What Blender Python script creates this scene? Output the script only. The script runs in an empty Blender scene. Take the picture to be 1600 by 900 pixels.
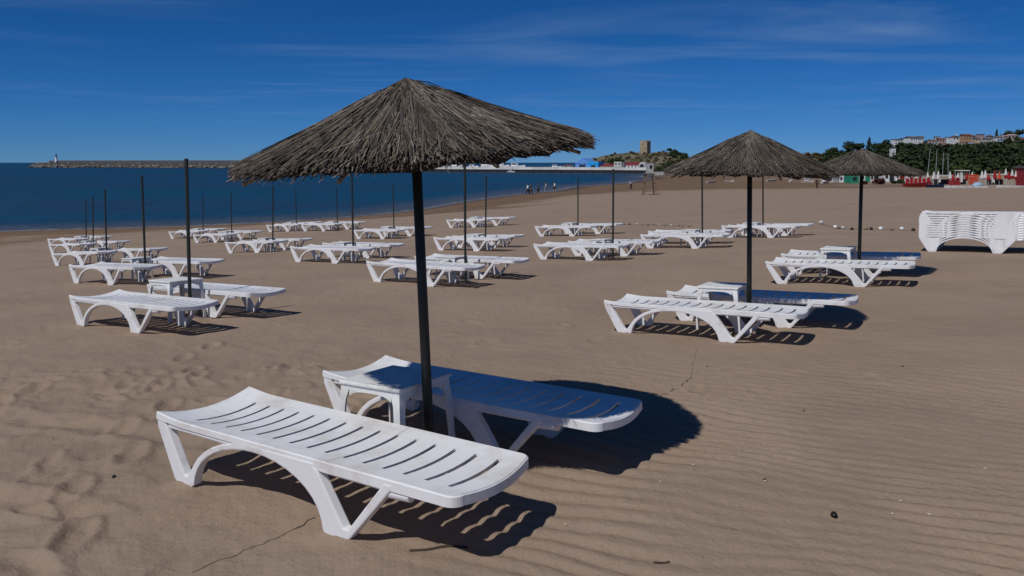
import bpy, bmesh, math, random
import numpy as np
from mathutils import Vector, Matrix, noise as mnoise

scene = bpy.context.scene
C = scene.collection
R = math.radians
rnd = random.Random(7)

# ------------------------------------------------------------------ camera
FOC, EYE = 1240.0, 1.69                      # focal length in photo pixels, eye height
PITCH = R(2.5)
PPY = 254.0 + FOC*math.tan(PITCH)             # row of the optical axis: the photograph is a lower crop (lens shift)
cam_d = bpy.data.cameras.new('camera')
cam_d.sensor_width = 36.0
cam_d.lens = 36.0 * FOC / 1600.0
cam_d.shift_y = -(450.0-PPY)/1600.0
cam_d.clip_start, cam_d.clip_end = 0.05, 90000.0
cam = bpy.data.objects.new('camera', cam_d)
C.objects.link(cam)
cam.location = (0, 0, EYE)
cam.rotation_euler = (math.pi / 2 - PITCH, 0, 0)
scene.camera = cam

# ------------------------------------------------------------------ light
SUN_DIR = Vector((0.45, 0.58, -1.0)).normalized()          # the way the light travels
SUN_EL = math.asin(-SUN_DIR.z)
SUN_ROT = math.atan2(-SUN_DIR.x, -SUN_DIR.y)
sd = bpy.data.lights.new('sun', 'SUN')
sd.energy = 2.95
sd.angle = R(0.53)
sd.color = (1.0, 0.97, 0.925)
so = bpy.data.objects.new('sun', sd)
C.objects.link(so)
so.rotation_euler = SUN_DIR.to_track_quat('-Z', 'Y').to_euler()

w = bpy.data.worlds.new('World')
scene.world = w
w.use_nodes = True
nt = w.node_tree
nt.nodes.clear()
N = nt.nodes.new
def wl(a, b): nt.links.new(a, b)
out = N('ShaderNodeOutputWorld'); bg = N('ShaderNodeBackground')
bg.inputs['Strength'].default_value = 0.058
sky = N('ShaderNodeTexSky'); sky.sky_type = 'NISHITA'
sky.sun_disc = False
sky.sun_elevation = SUN_EL
sky.sun_rotation = SUN_ROT
sky.altitude = 0.0; sky.air_density = 0.6; sky.dust_density = 0.0; sky.ozone_density = 2.0
# polarised, deep blue: the red channel falls off faster with height above the horizon than the others
sep = N('ShaderNodeSeparateColor'); wl(sky.outputs[0], sep.inputs[0])
pw = N('ShaderNodeMath'); pw.operation = 'POWER'; wl(sep.outputs[0], pw.inputs[0]); pw.inputs[1].default_value = 1.55
pr_ = N('ShaderNodeMath'); pr_.operation = 'MULTIPLY'; wl(pw.outputs[0], pr_.inputs[0]); pr_.inputs[1].default_value = 0.074
pg = N('ShaderNodeMath'); pg.operation = 'MULTIPLY'; wl(sep.outputs[1], pg.inputs[0]); pg.inputs[1].default_value = 0.495
pb = N('ShaderNodeMath'); pb.operation = 'MULTIPLY'; wl(sep.outputs[2], pb.inputs[0]); pb.inputs[1].default_value = 0.98
com = N('ShaderNodeCombineColor'); wl(pr_.outputs[0], com.inputs[0]); wl(pg.outputs[0], com.inputs[1]); wl(pb.outputs[0], com.inputs[2])
# thin cirrus, laid on a plane high above: direction / height
tc = N('ShaderNodeTexCoord'); sx = N('ShaderNodeSeparateXYZ'); wl(tc.outputs['Generated'], sx.inputs[0])
zz = N('ShaderNodeMath'); zz.operation = 'MAXIMUM'; wl(sx.outputs['Z'], zz.inputs[0]); zz.inputs[1].default_value = 0.02
dx = N('ShaderNodeMath'); dx.operation = 'DIVIDE'; wl(sx.outputs['X'], dx.inputs[0]); wl(zz.outputs[0], dx.inputs[1])
dy = N('ShaderNodeMath'); dy.operation = 'DIVIDE'; wl(sx.outputs['Y'], dy.inputs[0]); wl(zz.outputs[0], dy.inputs[1])
cx = N('ShaderNodeCombineXYZ'); wl(dx.outputs[0], cx.inputs[0]); wl(dy.outputs[0], cx.inputs[1])
mp = N('ShaderNodeMapping'); mp.inputs['Rotation'].default_value = (0, 0, R(28)); mp.inputs['Scale'].default_value = (0.45, 0.80, 1)
wl(cx.outputs[0], mp.inputs[0])
n1 = N('ShaderNodeTexNoise'); n1.inputs['Scale'].default_value = 0.62; n1.inputs['Detail'].default_value = 7; n1.inputs['Roughness'].default_value = 0.55
n1.inputs['Distortion'].default_value = 0.7
wl(mp.outputs[0], n1.inputs['Vector'])
n2 = N('ShaderNodeTexNoise'); n2.inputs['Scale'].default_value = 0.3; n2.inputs['Detail'].default_value = 2
mp2 = N('ShaderNodeMapping'); mp2.inputs['Location'].default_value = (9.0, -4.0, 0.0); wl(cx.outputs[0], mp2.inputs[0]); wl(mp2.outputs[0], n2.inputs['Vector'])
r1 = N('ShaderNodeMapRange'); r1.inputs[1].default_value = 0.47; r1.inputs[2].default_value = 0.78; wl(n1.outputs[0], r1.inputs[0])
r2 = N('ShaderNodeMapRange'); r2.inputs[1].default_value = 0.38; r2.inputs[2].default_value = 0.58; wl(n2.outputs[0], r2.inputs[0])
mm = N('ShaderNodeMath'); mm.operation = 'MULTIPLY'; wl(r1.outputs[0], mm.inputs[0]); wl(r2.outputs[0], mm.inputs[1])
fd = N('ShaderNodeMapRange'); fd.inputs[1].default_value = 0.03; fd.inputs[2].default_value = 0.10; wl(sx.outputs['Z'], fd.inputs[0])
m3 = N('ShaderNodeMath'); m3.operation = 'MULTIPLY'; wl(mm.outputs[0], m3.inputs[0]); wl(fd.outputs[0], m3.inputs[1])
m4 = N('ShaderNodeMath'); m4.operation = 'MULTIPLY'; wl(m3.outputs[0], m4.inputs[0]); m4.inputs[1].default_value = 0.46
mx = N('ShaderNodeMixRGB'); mx.inputs[2].default_value = (3.8, 5.6, 8.5, 1)
wl(m4.outputs[0], mx.inputs[0]); wl(com.outputs[0], mx.inputs[1])
wl(mx.outputs[0], bg.inputs['Color']); wl(bg.outputs[0], out.inputs[0])

scene.view_settings.view_transform = 'Standard'
scene.view_settings.look = 'None'
scene.view_settings.exposure = 0.0
scene.view_settings.gamma = 1.0
scene.view_settings.use_curve_mapping = False

# ------------------------------------------------------------------ materials
def mat(name, col, rough=0.7, spec=0.3, var=0.0, scale=6.0, col2=None, bump=0.0, bscale=40.0, metal=0.0, attr=None, lo=0.4, hi=0.65, own=False):
    """Principled material; base colour varied by noise between col and col2 (grain, dirt), optional bump and a per-piece tint."""
    m = bpy.data.materials.new(name); m.use_nodes = True
    t = m.node_tree; b = t.nodes['Principled BSDF']
    b.inputs['Roughness'].default_value = rough
    b.inputs['Specular IOR Level'].default_value = spec
    b.inputs['Metallic'].default_value = metal
    c = (*col, 1)
    b.inputs['Base Color'].default_value = c
    src = None
    if col2 is not None or var:
        if col2 is None: col2 = tuple(v * (1 - var) for v in col)
        co = t.nodes.new('ShaderNodeTexCoord')
        nz = t.nodes.new('ShaderNodeTexNoise'); nz.inputs['Scale'].default_value = scale; nz.inputs['Detail'].default_value = 6
        nz.inputs['Roughness'].default_value = 0.65
        if own:                                   # every copy gets its own stains
            oi = t.nodes.new('ShaderNodeObjectInfo'); ad = t.nodes.new('ShaderNodeVectorMath'); ad.operation = 'ADD'
            sc = t.nodes.new('ShaderNodeVectorMath'); sc.operation = 'SCALE'; sc.inputs['Scale'].default_value = .35
            t.links.new(oi.outputs['Location'], sc.inputs[0]); t.links.new(co.outputs['Object'], ad.inputs[0]); t.links.new(sc.outputs[0], ad.inputs[1])
            t.links.new(ad.outputs[0], nz.inputs['Vector'])
        else: t.links.new(co.outputs['Object'], nz.inputs['Vector'])
        mr = t.nodes.new('ShaderNodeMapRange'); mr.inputs[1].default_value = lo; mr.inputs[2].default_value = hi
        t.links.new(nz.outputs[0], mr.inputs[0])
        mi = t.nodes.new('ShaderNodeMixRGB'); mi.inputs[1].default_value = c; mi.inputs[2].default_value = (*col2, 1)
        t.links.new(mr.outputs[0], mi.inputs[0]); src = mi.outputs[0]
    if attr:
        at = t.nodes.new('ShaderNodeVertexColor'); at.layer_name = attr
        mu = t.nodes.new('ShaderNodeMixRGB'); mu.blend_type = 'MULTIPLY'; mu.inputs[0].default_value = 1
        if src: t.links.new(src, mu.inputs[1])
        else: mu.inputs[1].default_value = c
        t.links.new(at.outputs[0], mu.inputs[2]); src = mu.outputs[0]
    if src: t.links.new(src, b.inputs['Base Color'])
    if bump:
        co = t.nodes.new('ShaderNodeTexCoord')
        nz = t.nodes.new('ShaderNodeTexNoise'); nz.inputs['Scale'].default_value = bscale; nz.inputs['Detail'].default_value = 5
        t.links.new(co.outputs['Object'], nz.inputs['Vector'])
        bp = t.nodes.new('ShaderNodeBump'); bp.inputs['Strength'].default_value = bump; bp.inputs['Distance'].default_value = 0.02
        t.links.new(nz.outputs[0], bp.inputs['Height']); t.links.new(bp.outputs[0], b.inputs['Normal'])
    return m

M = {}
M['plastic'] = mat('white_plastic', (0.79, 0.79, 0.80), 0.42, 0.35, col2=(0.52, 0.47, 0.40), scale=4.0, lo=0.47, hi=0.85, own=True, bump=0.05, bscale=120)
M['plastic_frame'] = mat('white_plastic_frame', (0.79, 0.79, 0.80), 0.40, 0.35, col2=(0.48, 0.41, 0.33), scale=6.0, lo=0.54, hi=0.86, own=True, bump=0.05, bscale=90)
M['old_plastic'] = mat('yellowed_plastic', (0.74, 0.74, 0.72), 0.5, 0.3, col2=(0.50, 0.46, 0.40), scale=9.0, lo=0.5, hi=0.75)
M['stain'] = mat('brown_stain', (0.45, 0.36, 0.28), 0.8, 0.1)
M['pole'] = mat('dark_green_paint', (0.018, 0.026, 0.022), 0.45, 0.4, col2=(0.05, 0.04, 0.03), scale=14, lo=0.5, hi=0.75)
M['thatch'] = mat('dry_reed', (0.130, 0.113, 0.096), 0.9, 0.1, attr='tint')
M['under'] = mat('reed_underlay', (0.07, 0.058, 0.046), 0.95, 0.05, col2=(0.03, 0.025, 0.02), scale=25)
M['wire'] = mat('dark_wire', (0.03, 0.03, 0.03), 0.5, 0.4)
M['wood'] = mat('grey_wood', (0.26, 0.19, 0.13), 0.85, 0.2, col2=(0.15, 0.11, 0.08), scale=3)
M['rope'] = mat('rope', (0.22, 0.19, 0.16), 0.9, 0.1)
M['white'] = mat('white_paint', (0.78, 0.78, 0.78), 0.55, 0.3, col2=(0.6, 0.6, 0.58), scale=0.6)
M['offwhite'] = mat('dull_white_paint', (0.55, 0.54, 0.52), 0.7, 0.2, col2=(0.4, 0.39, 0.37), scale=0.5)
M['cream'] = mat('cream_wall', (0.55, 0.44, 0.30), 0.8, 0.2, var=0.2, scale=0.4)
M['orange'] = mat('orange_wall', (0.46, 0.28, 0.17), 0.8, 0.2, var=0.2, scale=0.4)
M['greywall'] = mat('grey_wall', (0.36, 0.36, 0.37), 0.8, 0.2, var=0.2, scale=0.4)
M['pinkwall'] = mat('pink_wall', (0.50, 0.36, 0.33), 0.8, 0.2, var=0.2, scale=0.4)
M['tiles'] = mat('red_tile_roof', (0.17, 0.085, 0.065), 0.8, 0.2, var=0.35, scale=0.8)
M['slate'] = mat('grey_roof', (0.13, 0.12, 0.12), 0.8, 0.2, var=0.3, scale=0.8)
M['glass'] = mat('dark_window_glass', (0.02, 0.025, 0.03), 0.12, 0.5)
M['blue'] = mat('blue_sheet', (0.12, 0.30, 0.68), 0.6, 0.3, var=0.15, scale=0.5)
M['cyan'] = mat('bright_blue_sheet', (0.02, 0.33, 0.72), 0.6, 0.3, var=0.15, scale=0.5)
M['maroon'] = mat('maroon_roof', (0.20, 0.03, 0.04), 0.7, 0.2, var=0.2, scale=0.5)
M['green'] = mat('green_paint', (0.02, 0.26, 0.15), 0.6, 0.3, var=0.2, scale=0.8)
M['red'] = mat('red_fabric', (0.38, 0.02, 0.025), 0.8, 0.2, var=0.3, scale=2.0)
M['redpaint'] = mat('red_paint', (0.32, 0.025, 0.025), 0.5, 0.3, var=0.25, scale=1.0)
M['orangered'] = mat('orange_red_fabric', (0.62, 0.09, 0.04), 0.8, 0.2, var=0.2, scale=2.0)
M['canvas'] = mat('white_canvas', (0.72, 0.71, 0.68), 0.9, 0.1, var=0.15, scale=2.0)
M['navy'] = mat('navy_cover', (0.02, 0.03, 0.07), 0.7, 0.2)
M['paleblue'] = mat('pale_blue_hull', (0.32, 0.46, 0.62), 0.45, 0.4, var=0.1, scale=1)
M['dark'] = mat('dark_fittings', (0.03, 0.03, 0.032), 0.7, 0.2)
M['darkred'] = mat('dark_red_leaves', (0.06, 0.022, 0.022), 0.9, 0.1, attr='tint')
M['concrete'] = mat('pale_concrete', (0.64, 0.63, 0.61), 0.85, 0.2, var=0.25, scale=0.15)
M['quayside'] = mat('quay_shade_and_core', (0.035, 0.035, 0.038), 0.7, 0.3, var=0.3, scale=0.3)  # near-black stands in for shade beneath the quay; also the breakwater core
M['boulder'] = mat('breakwater_rock', (0.17, 0.152, 0.135), 0.9, 0.1, attr='tint')
M['castle'] = mat('castle_stone', (0.42, 0.34, 0.225), 0.9, 0.1, col2=(0.28, 0.22, 0.15), scale=0.6, bump=0.8, bscale=2.0)
M['leaf'] = mat('dark_foliage', (0.027, 0.044, 0.019), 0.9, 0.15, attr='tint')
M['leaf2'] = mat('mid_green_foliage', (0.060, 0.095, 0.025), 0.9, 0.15, attr='tint')
M['scrub'] = mat('dry_scrub', (0.10, 0.088, 0.048), 0.95, 0.1, attr='tint')
M['trunk'] = mat('bark', (0.09, 0.065, 0.045), 0.9, 0.1)
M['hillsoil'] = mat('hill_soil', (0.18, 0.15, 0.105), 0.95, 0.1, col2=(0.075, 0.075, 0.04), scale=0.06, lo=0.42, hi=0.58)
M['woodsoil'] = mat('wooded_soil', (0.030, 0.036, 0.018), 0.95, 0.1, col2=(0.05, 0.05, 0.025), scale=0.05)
M['skin'] = mat('skin', (0.42, 0.24, 0.16), 0.6, 0.3)
M['hair'] = mat('dark_hair', (0.02, 0.015, 0.012), 0.6, 0.3)
M['cloth_white'] = mat('white_cotton', (0.75, 0.75, 0.75), 0.9, 0.1)
M['cloth_dark'] = mat('dark_cotton', (0.02, 0.022, 0.03), 0.9, 0.1)
M['cloth_grey'] = mat('grey_cotton', (0.30, 0.30, 0.33), 0.9, 0.1)
M['cloth_blue'] = mat('pale_blue_cotton', (0.40, 0.48, 0.62), 0.9, 0.1)
M['pebble'] = mat('dark_pebble', (0.012, 0.011, 0.011), 0.5, 0.3)
M['shell'] = mat('pale_shell', (0.50, 0.45, 0.39), 0.6, 0.3)
M['cord'] = mat('sandy_cord', (0.18, 0.138, 0.104), 0.9, 0.1)
M['twig'] = mat('dry_twig', (0.07, 0.05, 0.035), 0.9, 0.1)

# ------------------------------------------------------------------ mesh helpers
class MB:
    def __init__(s): s.v = []; s.f = []; s.c = []; s.mi = []; s.cur = 0; s.tint = None
    def _f(s, f):
        s.f.append(f); s.mi.append(s.cur); s.c.append(s.tint)
    def quad(s, a, b, c, d):
        i = len(s.v); s.v += [tuple(a), tuple(b), tuple(c), tuple(d)]; s._f((i, i+1, i+2, i+3))
    def box(s, x0, x1, y0, y1, z0, z1, top=None):
        """axis box; top=(sx,sy) scales the top face about its centre"""
        cx, cy = (x0+x1)/2, (y0+y1)/2
        a, b = top or (1, 1)
        i = len(s.v)
        s.v += [(x0,y0,z0),(x1,y0,z0),(x1,y1,z0),(x0,y1,z0)]
        s.v += [(cx+(x-cx)*a, cy+(y-cy)*b, z1) for x, y in ((x0,y0),(x1,y0),(x1,y1),(x0,y1))]
        for f in ((3,2,1,0),(4,5,6,7),(0,1,5,4),(1,2,6,5),(2,3,7,6),(3,0,4,7)): s._f(tuple(i+k for k in f))
    def tube(s, pts, rad, n=8, cap=True):
        pts = [Vector(p) for p in pts]
        rr = rad if isinstance(rad, (list, tuple)) else [rad]*len(pts)
        base = len(s.v)
        for k, p in enumerate(pts):
            d = (pts[min(k+1, len(pts)-1)] - pts[max(k-1, 0)]).normalized()
            a = d.cross(Vector((0, 0, 1)))
            if a.length < 1e-3: a = d.cross(Vector((1, 0, 0)))
            a.normalize(); b = d.cross(a)
            for j in range(n):
                t = 2*math.pi*j/n
                s.v.append(tuple(p + (a*math.cos(t) + b*math.sin(t))*rr[k]))
        for k in range(len(pts)-1):
            for j in range(n):
                s._f((base+k*n+j, base+k*n+(j+1) % n, base+(k+1)*n+(j+1) % n, base+(k+1)*n+j))
        if cap:
            s._f(tuple(base+j for j in range(n))[::-1]); s._f(tuple(base+(len(pts)-1)*n+j for j in range(n)))
    def blob(s, c, r, n=8, m=5, jit=0.0, rg=None):
        """lumpy ellipsoid"""
        base = len(s.v); rg = rg or rnd
        s.v.append((c[0], c[1], c[2]-r[2]))
        for i in range(1, m):
            ph = -math.pi/2 + math.pi*i/m
            for j in range(n):
                t = 2*math.pi*(j+(i % 2)*.5)/n; k = 1 + rg.uniform(-jit, jit)
                s.v.append((c[0]+r[0]*k*math.cos(ph)*math.cos(t), c[1]+r[1]*k*math.cos(ph)*math.sin(t), c[2]+r[2]*k*math.sin(ph)))
        s.v.append((c[0], c[1], c[2]+r[2])); top = len(s.v)-1
        for j in range(n): s._f((base, base+1+(j+1) % n, base+1+j))
        for i in range(m-2):
            for j in range(n):
                a = base+1+i*n; s._f((a+j, a+(j+1) % n, a+n+(j+1) % n, a+n+j))
        a = base+1+(m-2)*n
        for j in range(n): s._f((a+j, a+(j+1) % n, top))
    def mesh(s, name, mats):
        me = bpy.data.meshes.new(name)
        me.from_pydata(s.v, [], s.f)
        for m in (mats if isinstance(mats, (list, tuple)) else [mats]): me.materials.append(m)
        if any(s.mi): me.polygons.foreach_set('material_index', s.mi)
        if s.tint is not None or any(c is not None for c in s.c):
            ca = me.color_attributes.new('tint', 'FLOAT_COLOR', 'CORNER')
            arr = []
            for f, c in zip(s.f, s.c):
                c = (1, 1, 1) if c is None else ((c, c, c) if not isinstance(c, tuple) else c)
                arr += [c[0], c[1], c[2], 1.0]*len(f)
            ca.data.foreach_set('color', arr)
        me.update(); return me
    def obj(s, name, mats, parent=None, smooth=False, fix=False):
        me = s.mesh(name, mats)
        if fix:
            bm = bmesh.new(); bm.from_mesh(me); bmesh.ops.recalc_face_normals(bm, faces=bm.faces); bm.to_mesh(me); bm.free()
        if smooth: me.polygons.foreach_set('use_smooth', [True]*len(me.polygons))
        return link(name, me, parent)

def link(name, me, parent=None):
    o = bpy.data.objects.new(name, me); C.objects.link(o)
    if parent is not None: o.parent = parent
    return o
def tag(o, label, cat, group=None):
    o['label'] = label; o['category'] = cat
    if group: o['group'] = group
    return o
def thing(name, label, cat, loc=(0, 0, 0), rz=0.0, group=None):
    o = link(name, None); o.location = loc; o.rotation_euler = (0, 0, rz)
    o.empty_display_size = 0.2
    return tag(o, label, cat, group)
def copy_tree(o, parent=None):
    c = o.copy(); C.objects.link(c)
    if parent is not None: c.parent = parent
    for ch in list(o.children): copy_tree(ch, c)
    return c
def bevelled(me, w, seg=2, ang=35):
    bm = bmesh.new(); bm.from_mesh(me)
    bmesh.ops.remove_doubles(bm, verts=bm.verts, dist=1e-5)
    bmesh.ops.recalc_face_normals(bm, faces=bm.faces)
    ed = [e for e in bm.edges if len(e.link_faces) == 2 and e.calc_face_angle(0) > R(ang)]
    bmesh.ops.bevel(bm, geom=ed, offset=w, segments=seg, affect='EDGES', profile=0.6, clamp_overlap=True)
    bm.to_mesh(me); bm.free(); return me
def extrude_outline(pts, y0, y1):
    """solid from an outline in the x-z plane"""
    mb = MB(); n = len(pts)
    mb.v = [(p[0], y0, p[1]) for p in pts] + [(p[0], y1, p[1]) for p in pts]
    mb._f(tuple(range(n))); mb._f(tuple(range(2*n-1, n-1, -1)))
    for i in range(n): mb._f((i, i+n, (i+1) % n+n, (i+1) % n))
    return mb

# ------------------------------------------------------------------ how the loungers, tables and poles stand on the beach
AX = R(-32.3)
EU = Vector((math.cos(AX), math.sin(AX))); NU = Vector((-EU.y, EU.x))
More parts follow.
